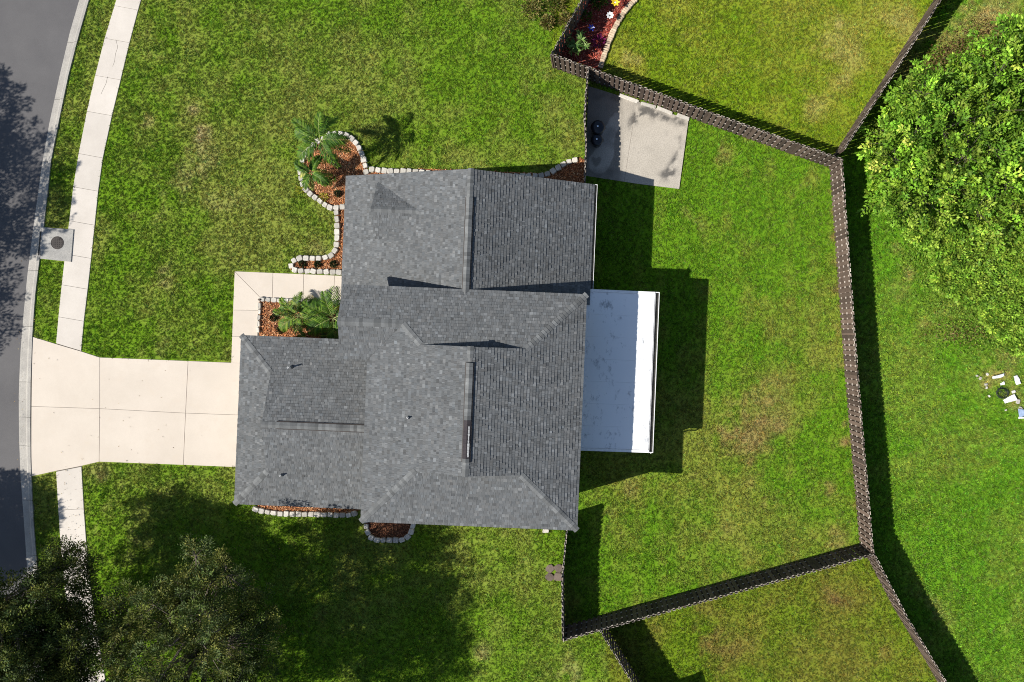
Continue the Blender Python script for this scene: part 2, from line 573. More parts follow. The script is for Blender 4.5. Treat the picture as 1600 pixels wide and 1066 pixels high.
# storm inlet
t = thing('storm_inlet', 'square concrete storm inlet slab with dark round manhole cover beside the sidewalk', 'storm drain', (*W(90, 382), 0))
slab('inlet_slab', [(68.5, 355.5), (116.5, 359), (112.5, 409.5), (64, 404.5)], t, M['inlet'], z=0.075, gap=0.0, thick=0.3)
mb = MB()
cx, cy = W(89.5, 379.5, 0.08)
mb.lathe([(0.36, 0.0), (0.36, 0.016), (0.345, 0.02), (0.335, 0.012), (0.31, 0.012), (0.30, 0.02), (0.0, 0.02)][:-1], 28, cx, cy, 0.07)
mb.build('manhole_cover', M['iron'], t)
mb = MB()
for k in range(5):
    for j in range(5):
        x, y = cx + (k - 2) * 0.1, cy + (j - 2) * 0.1
        if math.hypot(x - cx, y - cy) < 0.25:
            mb.box(x - 0.025, x + 0.025, y - 0.025, y + 0.025, 0.088, 0.1)
tag(mb.build('cover_studs', M['iron'], t), kind='stuff')
mb = MB()
a0, a1 = W(65.6, 362), W(61.8, 399)
mb.prism([(a0[0] - .05, a0[1]), (a1[0] - .05, a1[1]), (a1[0] + .02, a1[1]), (a0[0] + .02, a0[1])], 0.055, 0.066)
mb.build('throat', M['gutterin'], t)

# patio slab behind the house, with its own stains
PATIO = [(919, 135), (1000, 160.5), (1075.5, 188), (1061, 295.5), (996, 287.5), (915.5, 275)]
pw = [W(*q) for q in PATIO]
g = 0.07
xs = np.arange(min(p[0] for p in pw), max(p[0] for p in pw) + g, g)
ysn = np.arange(min(p[1] for p in pw), max(p[1] for p in pw) + g, g)
GX, GY = np.meshgrid(xs, ysn)
def patio_col(x, y):
    n = fbm(x, y, 0.9, 5)
    st = np.zeros_like(x)
    def arc(px, py, r, w, a0, a1, s):
        cx, cy = W(px, py)
        d = np.hypot(x - cx, y - cy)
        an = np.degrees(np.arctan2(y - cy, x - cx)) % 360
        inside = ((an - a0) % 360) < ((a1 - a0) % 360)
        return s * np.exp(-((d - r) / w) ** 2) * inside
    def spot(px, py, rx, ry, rot, s):
        cx, cy = W(px, py)
        a = math.radians(rot)
        dx, dy = x - cx, y - cy
        u, v = dx * math.cos(a) + dy * math.sin(a), -dx * math.sin(a) + dy * math.cos(a)
        return s * np.exp(-(u / rx) ** 2 - (v / ry) ** 2)
    st += spot(1000, 180, 0.75, 0.22, 35, 0.75) + spot(990, 190, 0.5, 0.2, 55, 0.5) + spot(1030, 183, 0.6, 0.2, -20, 0.6)
    st += spot(1044, 272, 0.45, 0.28, 25, 1.0) + spot(1053, 248, 0.7, 0.14, 60, 0.6) + spot(1062, 215, 0.8, 0.12, 80, 0.35)
    st += spot(1012, 172, 1.2, 0.5, -10, 0.3) + spot(1010, 235, 0.3, 0.2, 0, 0.12) + spot(1060, 190, .5, .25, -20, .5)
    st *= 1.5 * sstep(.36, .62, fbm(x, y, 3.6, 5, 4.0)) * (.5 + fbm(x, y, 9.0, 3, 1.0))
    st += 0.45 * sstep(0.52, 0.72, n)
    base = np.stack([0.40 + 0.15 * n, 0.36 + 0.14 * n, 0.30 + 0.125 * n], -1)
    dark = np.array([0.115, 0.108, 0.098])
    k = np.clip(st, 0, 0.95)[..., None]
    c = base * (1 - k) + dark * k
    # darker strip along the fence side, with a pale patch in it
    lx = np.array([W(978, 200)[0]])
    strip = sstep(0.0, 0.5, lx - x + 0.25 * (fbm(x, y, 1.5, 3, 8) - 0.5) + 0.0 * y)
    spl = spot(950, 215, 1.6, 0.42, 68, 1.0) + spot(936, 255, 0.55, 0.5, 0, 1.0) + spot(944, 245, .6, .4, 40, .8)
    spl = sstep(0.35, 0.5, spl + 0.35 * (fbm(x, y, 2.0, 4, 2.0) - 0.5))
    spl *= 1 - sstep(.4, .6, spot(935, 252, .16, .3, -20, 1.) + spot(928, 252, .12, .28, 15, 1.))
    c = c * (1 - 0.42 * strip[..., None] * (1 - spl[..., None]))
    return c
vc = patio_col(GX, GY)
ny, nx = GX.shape
idx = np.arange(nx * ny).reshape(ny, nx)
quads = np.stack([idx[:-1, :-1], idx[:-1, 1:], idx[1:, 1:], idx[1:, :-1]], -1).reshape(-1, 4)
import bmesh
def clip_sheet(verts, quads, cols, poly, mat, name, z):
    """fine coloured sheet trimmed to a convex polygon"""
    me = np_mesh(name, np.column_stack([verts, np.full(len(verts), z)]), quads, mat, vcols=cols)
    bm = bmesh.new()
    bm.from_mesh(me)
    n = len(poly)
    ar = sum(poly[i][0] * poly[(i + 1) % n][1] - poly[(i + 1) % n][0] * poly[i][1] for i in range(n))
    for i in range(n):
        a, b = Vector((*poly[i][:2], 0)), Vector((*poly[(i + 1) % n][:2], 0))
        d = (b - a).normalized()
        no = Vector((d.y, -d.x, 0)) * (1 if ar > 0 else -1)
        bmesh.ops.bisect_plane(bm, geom=bm.verts[:] + bm.edges[:] + bm.faces[:], plane_co=a, plane_no=no, clear_outer=True)
    bm.to_mesh(me)
    bm.free()
    return me
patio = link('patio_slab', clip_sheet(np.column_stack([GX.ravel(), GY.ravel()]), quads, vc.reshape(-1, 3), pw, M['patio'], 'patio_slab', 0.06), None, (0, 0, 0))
struct(patio)
mb = MB()
mb.prism(pw[::-1], -0.05, 0.055)
mb.build('slab_edge', M['inlet'], patio)
mb = MB()
for (a, b) in (((992, 176), (975, 285)),):
    p, q = Vector(W(*a)), Vector(W(*b))
    d = (q - p).normalized()
    nn = Vector((-d.y, d.x)) * 0.006
    mb.prism([(p + nn)[:], (p - nn)[:], (q - nn)[:], (q + nn)[:]], 0.055, 0.0615)
mb.build('joint_line', M['paver'], patio)

# ------------------------------------------------------------------ lawn
HB = math.radians(2.35)          # the house stands turned by this much
def UV(u, v, z=0.0):
    X = u * math.cos(HB) - v * math.sin(HB)
    Yd = u * math.sin(HB) + v * math.cos(HB)
    return (X, -Yd, z)

MULCH_A = [(516, 212), (537, 211), (553, 218), (563, 229), (570, 247), (574, 264), (600, 267), (660, 264), (760, 268), (850, 271), (866, 265), (886, 253), (905, 246), (914, 250), (914, 276), (900, 330), (600, 330), (580, 424), (455, 422), (456, 412), (466, 404), (500, 403), (517, 401), (525, 392), (528, 355), (526, 330), (514, 324), (498, 312), (483, 298), (473, 283), (472, 262), (475, 243), (487, 229)]
MULCH_B = [(407, 469), (560, 473), (560, 560), (404, 560)]
MULCH_C = [(400, 780), (403, 795), (431, 800), (491, 802), (550, 803), (562, 797), (562, 770)]
MULCH_D = [(572, 800), (572, 818), (576, 834), (587, 841), (628, 841), (639, 835), (646, 818), (646, 800)]
MULCH_N = [(866, 84), (905, 15), (960, -90), (1060, -90), (996, 0), (977, 18), (960, 46), (946, 84), (937, 110), (918, 104)]

def Wp(p):
    return [W(*q) for q in p]
POLY = {
    'drive': Wp([(50, 524), (156, 557), (294, 562.5), (420, 567), (420, 732), (287, 728), (155, 723), (128, 730), (88, 738), (48, 747)]),
    'path': Wp([(366, 423), (615, 433), (615, 474), (408, 467), (403, 568), (361, 568)]),
    'walk': Wp([(interp(WALK_L, y), y) for y in range(-320, 1260, 15)] + [(interp(WALK_R, y), y) for y in range(1260, -321, -15)]),
    'road': Wp([(-900, -340)] + [(interp(KERB_R, y) + 1, y) for y in range(-340, 1300, 15)] + [(-900, 1300)]),
    'inlet': Wp([(67, 354), (118, 357), (114, 411), (62, 406)]),
    'patio': Wp([(917, 133), (1077, 187), (1062, 297), (914, 276)]),
    'a': Wp(MULCH_A), 'b': Wp(MULCH_B), 'c': Wp(MULCH_C), 'd': Wp(MULCH_D), 'n': Wp(MULCH_N),
    'house1': [UV(u, v)[:2] for u, v in ((-11.9, -7.2), (-.6, -7.2), (-.6, -1.4), (-.75, 9.1), (-10.3, 9.1), (-17.8, 9.2), (-17.8, 1.3), (-11.6, 1.3))],
    'cover': [UV(u, v)[:2] for u, v in ((-.7, -2.1), (3.3, -2.1), (3.3, 5.9), (-.7, 5.9))],
    'pad': Wp([(852, 884), (858, 880), (879, 881), (879, 907), (856, 907)]),
}
LOT_BACK = [W(*q) for q in ((915, 275), (918, 110), (1307, 256), (1355, 856), (886, 984), (890, 820))]
LOT_NORTH = [W(*q) for q in ((860, 95), (918, 112), (1310, 246), (1480, 0), (1700, -330), (900, -330))]
LOT_SOUTH = [W(*q) for q in ((940, 978), (1358, 858), (1480, 1066), (1620, 1330), (1000, 1330))]
FIELD = [W(*q) for q in ((1308, 250), (1480, 0), (1700, -330), (2600, -330), (2600, 1400), (1650, 1400), (1478, 1066), (1358, 860))]
LOTS = [('front', None), ('back', LOT_BACK), ('north', LOT_NORTH), ('south', LOT_SOUTH), ('field', FIELD)]
PAL = {   # lush, dull, tan
    'front': ((0.132, 0.242, 0.013), (0.215, 0.256, 0.044), (0.42, 0.34, 0.16)),
    'back': ((0.120, 0.250, 0.011), (0.212, 0.246, 0.036), (0.30, 0.20, 0.085)),
    'north': ((0.168, 0.255, 0.011), (0.250, 0.270, 0.030), (0.38, 0.33, 0.10)),
    'south': ((0.138, 0.218, 0.011), (0.195, 0.200, 0.028), (0.22, 0.14, 0.05)),
    'field': ((0.124, 0.275, 0.013), (0.200, 0.280, 0.034), (0.38, 0.29, 0.11)),
}
# dry patches seen in the lawns: px, py, radius px, amount (1 = tan straw, negative = lusher)
SPOTS = [(304, 171, 9, 1.1), (250, 140, 9, .6), (232, 186, 14, .7), (318, 206, 14, 1.0), (318, 235, 30, .6), (300, 265, 30, .4), (262, 300, 30, .5),
         (215, 330, 22, .45), (255, 92, 10, .5), (235, 88, 8, .5), (262, 420, 16, .5), (240, 520, 40, .4), (258, 440, 12, .6), (390, 300, 50, .35), (265, 375, 20, .45),
         (330, 340, 30, .3), (480, 385, 25, .3), (500, 395, 18, .5), (640, 160, 60, .2), (750, 140, 80, .2), (600, 35, 40, -.6), (680, 45, 60, -.8), (860, 60, 40, -.4), (780, 70, 40, -.3), (880, 190, 30, -.4), (170, 420, 40, -.5),
         (180, 450, 40, -.4), (200, 500, 40, -.3), (160, 310, 40, -.4), (160, 740, 14, .8), (165, 790, 14, .5), (150, 830, 14, .6), (205, 810, 30, .4), (225, 855, 30, .5), (200, 880, 20, .5),
         (785, 45, 14, .6), (860, 120, 10, .5), (905, 130, 12, .4), (850, 170, 30, .2), (330, 520, 60, .1), (700, 1010, 30, .3), (770, 920, 14, .35), (720, 930, 14, .3), (760, 1015, 20, .5),
         (900, 1050, 30, .6), (820, 880, 12, .25), (560, 1000, 30, .3), (850, 1000, 30, .3), (470, 810, 8, .4),
         # back lawn
         (1298, 300, 6, 1.), (1300, 330, 6, 1.), (1303, 370, 7, 1.), (1308, 410, 7, .9), (1310, 450, 7, .9), (1312, 480, 7, .8), (1308, 520, 12, .9), (1318, 570, 7, .8), (1323, 620, 7, .7),
         (1318, 665, 10, 1.), (1325, 690, 9, .9), (1330, 740, 6, .8), (1335, 790, 6, .8), (1240, 240, 10, .8), (1170, 212, 10, .6), (1130, 240, 24, .6), (1090, 350, 20, .6), (1070, 330, 14, .6), (1200, 640, 50, .6), (1150, 680, 40, .55), (1180, 700, 40, .5), (1215, 600, 30, .4),
         (1230, 660, 30, .3), (1125, 460, 20, .3), (1130, 485, 12, .5), (1160, 520, 20, .35), (1300, 760, 12, .9), (1290, 778, 10, .8), (1140, 830, 24, .5), (1220, 770, 24, .5), (1210, 790, 20, .4), (960, 800, 20, .5), (985, 760, 20, .5), (1080, 740, 16, .5), (1310, 838, 20, .8), (1250, 862, 14, .5), (1000, 920, 30, .2), (1290, 560, 20, .3),
         (1130, 300, 50, -.3), (1230, 380, 60, -.2), (1010, 880, 40, -.4),
         # north neighbour
         (1180, 110, 16, .7), (1310, 60, 60, .6), (1330, 100, 30, .6), (1280, 160, 24, .5), (1120, 40, 50, -.3), (1170, 25, 20, -.4), (980, 88, 12, .9), (1000, 92, 8, .8), (1045, 35, 12, .6), (1312, 38, 5, 1.3), (1330, 160, 14, -.5), (1410, 20, 40, .7), (1250, 180, 30, .4), (1200, 60, 40, .2),
         # field
         (1550, 20, 50, 1.1), (1450, 60, 30, .4), (1500, 60, 30, .5), (1420, 115, 30, .6), (1405, 455, 18, .7), (1390, 500, 20, -.3), (1450, 440, 20, .6), (1400, 390, 14, .8), (1420, 425, 10, .8), (1470, 500, 20, .5), (1490, 525, 10, .8), (1500, 480, 20, .5), (1560, 550, 36, .5), (1580, 570, 30, .6), (1440, 505, 14, .5), (1540, 600, 16, .8), (1560, 640, 20, .4), (1590, 625, 22, .7), (1470, 740, 30, .2), (1440, 930, 30, .6), (1480, 970, 30, .55), (1430, 880, 24, .4), (1455, 950, 20, .4), (1570, 990, 20, .4), (1580, 920, 30, -.3), (1480, 640, 60, -.5), (1500, 860, 60, -.4), (1450, 590, 40, -.3), (1550, 760, 50, -.4),
         # south neighbour
         (1290, 925, 12, 1.0), (1310, 935, 12, .9), (1330, 940, 10, .7), (1340, 920, 10, .4), (1220, 950, 30, .4), (1090, 960, 40, .5), (1150, 1030, 60, .5), (1120, 1000, 40, .3), (1380, 1020, 24, .6), (1330, 1050, 40, .4), (1240, 1000, 30, -.3), (1410, 960, 30, -.4), (1350, 890, 30, -.4), (1200, 990, 20, -.2)]
SP = [(*W(a, b), r * H / K, s) for a, b, r, s in SPOTS]

def lawn_color(x, y):
    n1 = fbm(x, y, 0.16, 4)
    n2 = fbm(x, y, 0.8, 4, 5.0)
    n3 = fbm(x, y, 2.6, 3, 9.0)
    dry = 0.95 * (n1 - 0.5) * 2.2 + 0.85 * (n2 - 0.5) * 2 + 0.28 * (n3 - 0.5) * 2 + 0.37
    sp = np.zeros_like(x)
    for sx, sy, r, s in SP:
        wobx = x + 0.5 * r * (n3 - 0.5) * 2 + 0.3 * (n2 - .5)
        woby = y + 0.5 * r * (n2 - 0.5) * 2
        sp += s * np.exp(-((wobx - sx) ** 2 + (woby - sy) ** 2) / (r * r * 1.1))
    sp *= 0.55 + 0.9 * n3
    mow = 0.10 * np.sin(x * 5.2 + 1.2 * n2)
    dull = np.clip(dry + 0.5 * sp, 0, 1)[..., None]
    straw = np.clip(0.9 * sp - 0.34 + 0.9 * (n2 - 0.5), 0, 0.9)[..., None]
    out = np.zeros(x.shape + (3,))
    for nm, poly in LOTS:
        a, b, c = (np.array(k) for k in PAL[nm])
        dl = dull + (mow[..., None] if nm == 'back' else 0)
        dl = np.clip(dl, 0, 1)
        st = straw
        col = a * (1 - dl) + b * dl
        col = col * (1 - st) + c * st
        if poly is None:
            out[:] = col
        else:
            m = in_poly(x, y, poly)
            out[m] = col[m]
    return 1.10 * out * (0.93 + 0.14 * n3)[..., None]

g = 0.2
x0, y1 = W(20, -120)
x1, y0 = W(1760, 1260)
xs = np.arange(x0 - 4, x1 + 6, g)
ysn = np.arange(y0 - 3, y1 + 3, g)
GX, GY = np.meshgrid(xs, ysn)
ny, nx = GX.shape
idx = np.arange(nx * ny).reshape(ny, nx)
quads = np.stack([idx[:-1, :-1], idx[:-1, 1:], idx[1:, 1:], idx[1:, :-1]], -1).reshape(-1, 4)
# leave the road out of the sheet: its edge runs under the kerb
cxm, cym = (GX + g / 2)[:-1, :-1].ravel(), (GY + g / 2)[:-1, :-1].ravel()
rowpx = NY - cym * K / H
colpx = NX + cxm * K / H
yk = np.arange(-400, 1500, 10)
kx = np.interp(rowpx, yk, [kerb_mid(y) + 7.8 for y in yk])
quads = quads[colpx > kx]
vz = 0.02 * (fbm(GX, GY, 0.5, 3) - 0.5) * 0.5
lawn_me = np_mesh('lawn', np.column_stack([GX.ravel(), GY.ravel(), vz.ravel() - 0.012]), quads, M['lawn'], vcols=lawn_color(GX, GY).reshape(-1, 3), smooth=True)
lawn = link('lawn', lawn_me)
struct(lawn)

# ------------------------------------------------------------------ grass tufts (geometry nodes on a cloud of points)
def tuft_group():
    ng = bpy.data.node_groups.new('grass_tufts', 'GeometryNodeTree')
    ng.interface.new_socket('Geometry', in_out='INPUT', socket_type='NodeSocketGeometry')
    ng.interface.new_socket('Geometry', in_out='OUTPUT', socket_type='NodeSocketGeometry')
    L = ng.links.new
    n = lambda t, **k: N(ng, t, **k)
    gi, go = n('NodeGroupInput'), n('NodeGroupOutput')
    pts = n('GeometryNodePoints')
    pts.inputs['Count'].default_value = 9
    rp = n('FunctionNodeRandomValue', data_type='FLOAT_VECTOR')
    rp.inputs[0].default_value = (-0.055, -0.055, -0.004)
    rp.inputs[1].default_value = (0.055, 0.055, 0.0)
    L(rp.outputs[0], pts.inputs['Position'])
    blade = n('GeometryNodeMeshCone')
    blade.inputs['Vertices'].default_value = 3
    blade.inputs['Radius Top'].default_value = 0.001
    blade.inputs['Radius Bottom'].default_value = 0.014
    blade.inputs['Depth'].default_value = 0.075
    tr = n('GeometryNodeTransform')
    tr.inputs['Scale'].default_value = (1.0, 0.3, 1.0)
    L(blade.outputs['Mesh'], tr.inputs['Geometry'])
    rr = n('FunctionNodeRandomValue', data_type='FLOAT_VECTOR')
    rr.inputs[0].default_value = (-1.15, -1.15, 0)
    rr.inputs[1].default_value = (1.15, 1.15, 6.283)
    rr.inputs['Seed'].default_value = 5
    rs = n('FunctionNodeRandomValue', data_type='FLOAT')
    rs.inputs[2].default_value = 0.6
    rs.inputs[3].default_value = 1.25
    rs.inputs['Seed'].default_value = 9
    ib = n('GeometryNodeInstanceOnPoints')
    L(pts.outputs[0], ib.inputs['Points'])
    L(tr.outputs[0], ib.inputs['Instance'])
    L(rr.outputs[0], ib.inputs['Rotation'])
    L(rs.outputs[1], ib.inputs['Scale'])
    rz = n('GeometryNodeRealizeInstances')
    L(ib.outputs[0], rz.inputs[0])
    sm = n('GeometryNodeSetMaterial')
    sm.inputs['Material'].default_value = M['grass']
    L(rz.outputs[0], sm.inputs['Geometry'])
    it = n('GeometryNodeInstanceOnPoints')
    L(gi.outputs[0], it.inputs['Points'])
    L(sm.outputs[0], it.inputs['Instance'])
    r2 = n('FunctionNodeRandomValue', data_type='FLOAT_VECTOR')
    r2.inputs[0].default_value = (-0.25, -0.25, 0)
    r2.inputs[1].default_value = (0.25, 0.25, 6.283)
    r2.inputs['Seed'].default_value = 3
    L(r2.outputs[0], it.inputs['Rotation'])
    na = n('GeometryNodeInputNamedAttribute', data_type='FLOAT')
    na.inputs['Name'].default_value = 'size'
    L(na.outputs[0], it.inputs['Scale'])
    L(it.outputs[0], go.inputs[0])
    return ng
TUFT = tuft_group()

def scatter_grass(name, label, x, y, cols, size, z=None):
    me = bpy.data.meshes.new(name)
    n = len(x)
    me.vertices.add(n)
    zz = np.zeros(n) if z is None else z
    me.vertices.foreach_set('co', np.column_stack([x, y, zz]).astype(np.float32).ravel())
    at = me.attributes.new('tint', 'FLOAT_COLOR', 'POINT')
    c = np.ones((n, 4), dtype=np.float32)
    c[:, :3] = cols
    at.data.foreach_set('color', c.ravel())
    sa = me.attributes.new('size', 'FLOAT', 'POINT')
    sa.data.foreach_set('value', size.astype(np.float32))
    me.update()
    o = link(name, me)
    md = o.modifiers.new('tufts', 'NODES')
    md.node_group = TUFT
    tag(o, label, 'grass', kind='stuff')
    return o

DENS = 150
xa, yb = W(25, -15)
xb, ya = W(1625, 1085)
ntot = int((xb - xa) * (yb - ya) * DENS)
X = rng.uniform(xa, xb, ntot)
Y = rng.uniform(ya, yb, ntot)
keep = np.ones(ntot, dtype=bool)
for k, p in POLY.items():
    keep &= ~in_poly(X, Y, p)
X, Y = X[keep], Y[keep]
lc = lawn_color(X, Y)
jit = rng.lognormal(0.04, 0.36, len(X))[:, None]
hue = rng.normal(0, 0.16, len(X))[:, None]
lc = lc * np.clip(jit, 0.4, 2.2) * np.concatenate([1 + hue, np.ones_like(hue), 1 - 0.5 * hue], 1)
dryk = rng.random(len(X)) < 0.06
lc[dryk] = lc[dryk] * 0.5 + np.array([0.26, 0.22, 0.10]) * 0.5
size = rng.uniform(0.6, 1.25, len(X)) * (0.8 + 0.5 * fbm(X, Y, 0.9, 3, 2.0))
lot_id = np.zeros(len(X), dtype=int)
for i, (nm, poly) in enumerate(LOTS):
    if poly is not None:
        lot_id[in_poly(X, Y, poly)] = i
GL = ['cut grass of the front and side lawn round the driveway and road verge', 'cut yellow-green grass of the fenced back yard behind the house',
      'dry yellow-green grass of the neighbouring yard above the back fence', 'olive and brown grass of the neighbouring yard below the back fence',
      'bright green grass of the open field beyond the long fence']
for i in range(5):
    m = lot_id == i
    s = size[m] * (1.25 if i == 4 else 1.0)
    scatter_grass('grass', GL[i], X[m], Y[m], np.clip(lc[m], 0.002, 0.8), s)

# ------------------------------------------------------------------ the house
PM, PU = 0.308, 0.397            # roof pitches: main and garage / upper wing
ZM = 5.46                        # main eave
house = thing('house', 'two storey house with grey shingled gable and hip roofs at the end of the driveway', 'house', UV(-6, 3, 0))

def hbox(mb, u0, u1, v0, v1, z0, z1):
    mb.box(u0, u1, v0, v1, z0, z1, fn=UV)

# walls
mb = MB(); hbox(mb, -10.3, -.75, -1.4, 9.1, -.1, ZM - .12); mb.build('main_wall', M['stucco'], house)
mb = MB(); hbox(mb, -11.6, -10.3, -1.4, 1.3, 2.9, ZM - .12); mb.build('bay_wall', M['stucco'], house)
mb = MB(); hbox(mb, -17.8, -10.3, 1.3, 9.2, -.1, 2.62); mb.build('garage_wall', M['stucco'], house)
zr = lambda u: ZM - PU * abs(u + 6.13)
mb = MB()
v = []
prof_u = [(-12.0, -.1), (-.6, -.1), (-.6, zr(-.6) - .17), (-6.13, zr(-6.13) - .17), (-12.0, zr(-12.0) - .17)]
v = [UV(u, -7.2, z) for u, z in prof_u] + [UV(u, -1.4, z) for u, z in prof_u]
mb.add(v, [(0, 1, 2, 3, 4), (9, 8, 7, 6, 5)] + [(i, i + 5, (i + 1) % 5 + 5, (i + 1) % 5) for i in range(5)])
mb.build('wing_wall', M['stucco'], house)
# gable ends above the skirts, the bay, the garage and the small front gable
def tri_prism(mb, pts, off):
    a = [UV(*p) for p in pts]
    b = [UV(p[0] + off[0], p[1] + off[1], p[2]) for p in pts]
    mb.add(a + b, [(0, 1, 2), (5, 4, 3), (0, 3, 4, 1), (1, 4, 5, 2), (2, 5, 3, 0)])
zg = ZM + 2.7 * PM
ZR = ZM + 5.2 * PM
mb = MB()
tri_prism(mb, [(-8.0, .93, zg - .1), (-3.04, .93, zg - .1), (-5.52, .93, ZR - .14)], (0, .15))
mb.build('gable_wall', M['stucco'], house)
mb = MB()
tri_prism(mb, [(-8.0, 6.74, zg - .1), (-3.04, 6.74, zg - .1), (-5.52, 6.74, ZR - .14)], (0, -.15))
mb.build('gable_wall', M['stucco'], house)
mb = MB()
tri_prism(mb, [(-11.6, -1.4, ZM - .12), (-11.6, 1.3, ZM - .12), (-11.6, -.05, ZM + .38)], (.2, 0))
mb.build('gable_wall', M['stucco'], house)
mb = MB()
tri_prism(mb, [(-16.2, 2.8, 3.2), (-16.2, 7.7, 3.2), (-16.2, 5.25, 3.98)], (.2, 0))
mb.build('gable_wall', M['stucco'], house)
mb = MB()
tri_prism(mb, [(-11.06, -7.1, 3.4), (-11.06, -4.2, 3.4), (-11.06, -5.68, 4.2)], (.15, 0))
mb.build('gable_wall', M['stucco'], house)
# garage door, front door, windows
gd = MB(); hbox(gd, -17.86, -17.78, 2.6, 7.6, 0, 2.2)
gd = gd.build('garage_door', M['white'], house)
for i in range(4):
    for j in range(4):
        mb = MB(); hbox(mb, -17.885, -17.858, 2.72 + j * 1.22, 3.82 + j * 1.22, .06 + i * .54, .54 + i * .54)
        mb.build('panel', M['door'], gd)
fd = MB(); hbox(fd, -12.06, -11.98, -3.0, -2.0, 0.05, 2.15)
fd = fd.build('front_door', M['door'], house)
mb = MB(); mb.tube([UV(-12.1, -2.85, 1.0), UV(-12.1, -2.85, 1.2)], .015); mb.build('handle', M['chrome'], fd)
def window(u0, u1, v0, v1, z0, z1):
    w = MB(); hbox(w, u0, u1, v0, v1, z0, z1)
    w = w.build('window', M['glass'], house)
    m = MB()
    d = .012
    if abs(u1 - u0) < abs(v1 - v0):
        for a, b, c, e in ((v0 - .06, v0, z0 - .06, z1 + .06), (v1, v1 + .06, z0 - .06, z1 + .06), (v0, v1, z1, z1 + .06), (v0, v1, z0 - .06, z0)):
            hbox(m, u0 - d, u1 + d, a, b, c, e)
    else:
        for a, b, c, e in ((u0 - .06, u0, z0 - .06, z1 + .06), (u1, u1 + .06, z0 - .06, z1 + .06), (u0, u1, z1, z1 + .06), (u0, u1, z0 - .06, z0)):
            hbox(m, a, b, v0 - d, v1 + d, c, e)
    m.build('frame', M['white'], w)
for a in ((-9, -7.6, 9.06, 9.14, 3.4, 4.7), (-5, -3.6, 9.06, 9.14, 3.4, 4.7), (-8, -6.5, 9.06, 9.14, .9, 2.2), (-.79, -.71, 1, 2.4, 3.4, 4.7), (-.79, -.71, 5, 6.4, 3.4, 4.7),
          (-.79, -.71, 7, 8.4, .9, 2.2), (-.64, -.56, -6.2, -4.8, .9, 2.2), (-12.04, -11.96, -6.4, -4.6, .8, 2.2), (-11.64, -11.56, -.7, .6, 3.5, 4.8)):
    window(*a)

# roof planes: each is (origin fn, limits); courses of separate tabs over an underlay
roof = MB()
slopes = []
def slope(eave, updir, z0, pitch, table, jag=0.0):
    """eave: (axis value, axis) ; position along the other axis; table rows (plan distance up, lo, hi)"""
    slopes.append((eave, updir, z0, pitch, table))
def spos(eave, updir, z0, pitch, d, a, h=0.0):
    """point at plan distance d above the eave, position a along it, h out of the plane"""
    axis, val = eave
    n = 1 / math.sqrt(1 + pitch * pitch)
    dd = d - h * pitch * n
    z = z0 + d * pitch + h * n
    if axis == 'u':
        return UV(val + updir * dd, a, z)
    return UV(a, val + updir * dd, z)

SL = [
    # main block, left, right, top skirt (runs on over the bay), bottom skirt
    (('u', -10.72), 1, ZM, PM, [(0, 1.73, 9.51), (1.78, -.05, 7.73), (2.7, .87, 6.81), (5.2, .87, 6.81)]),
    (('u', -.32), -1, ZM, PM, [(0, -1.83, 9.51), (2.7, .87, 6.81), (5.2, .87, 6.81)]),
    (('v', -1.83), 1, ZM, PM, [(0, -12.03, -.32), (1.779, -12.03, -2.099), (1.78, -8.94, -2.1), (2.7, -8.02, -3.02)]),
    (('v', 9.51), -1, ZM, PM, [(0, -10.72, -.32), (2.7, -8.02, -3.02)]),
    # bay roof, lower side
    (('v', 1.73), -1, ZM, PM, [(0, -12.03, -10.72), (1.78, -12.03, -8.94)]),
    # upper wing
    (('u', -.18), -1, ZM - 5.95 * PU, PU, [(0, -7.62, -1.41), (5.95, -7.62, -1.41)]),
    (('u', -13.1), 1, ZM - 6.97 * PU, PU, [(0, -7.62, -1.41), (6.97, -7.62, -1.41)]),
    # garage
    (('v', .87), 1, 2.75, PM, [(0, -18.17, -10.31), (1.86, -16.31, -10.31), (4.38, -16.31, -10.31)]),
    (('v', 9.635), -1, 2.75, PM, [(0, -18.17, -10.31), (1.86, -16.31, -10.31), (4.38, -16.31, -10.31)]),
    (('u', -18.17), 1, 2.75, PM, [(0, .87, 9.635), (1.86, 2.73, 7.775)]),
    # small front gable on the upper wing
    (('v', -7.30), 1, 3.42, .60, [(0, -11.2, -11.18), (1.62, -11.2, -8.78)]),
    (('v', -4.06), -1, 3.42, .60, [(0, -11.2, -11.18), (1.62, -11.2, -8.78)]),
]
EXPO = 0.145
rs = np.random.default_rng(21)
def lim(table, d):
    for (d0, a0, b0), (d1, a1, b1) in zip(table, table[1:]):
        if d <= d1 + 1e-9:
            t = (d - d0) / max(1e-9, d1 - d0)
            return a0 + (a1 - a0) * t, b0 + (b1 - b0) * t
    return table[-1][1], table[-1][2]

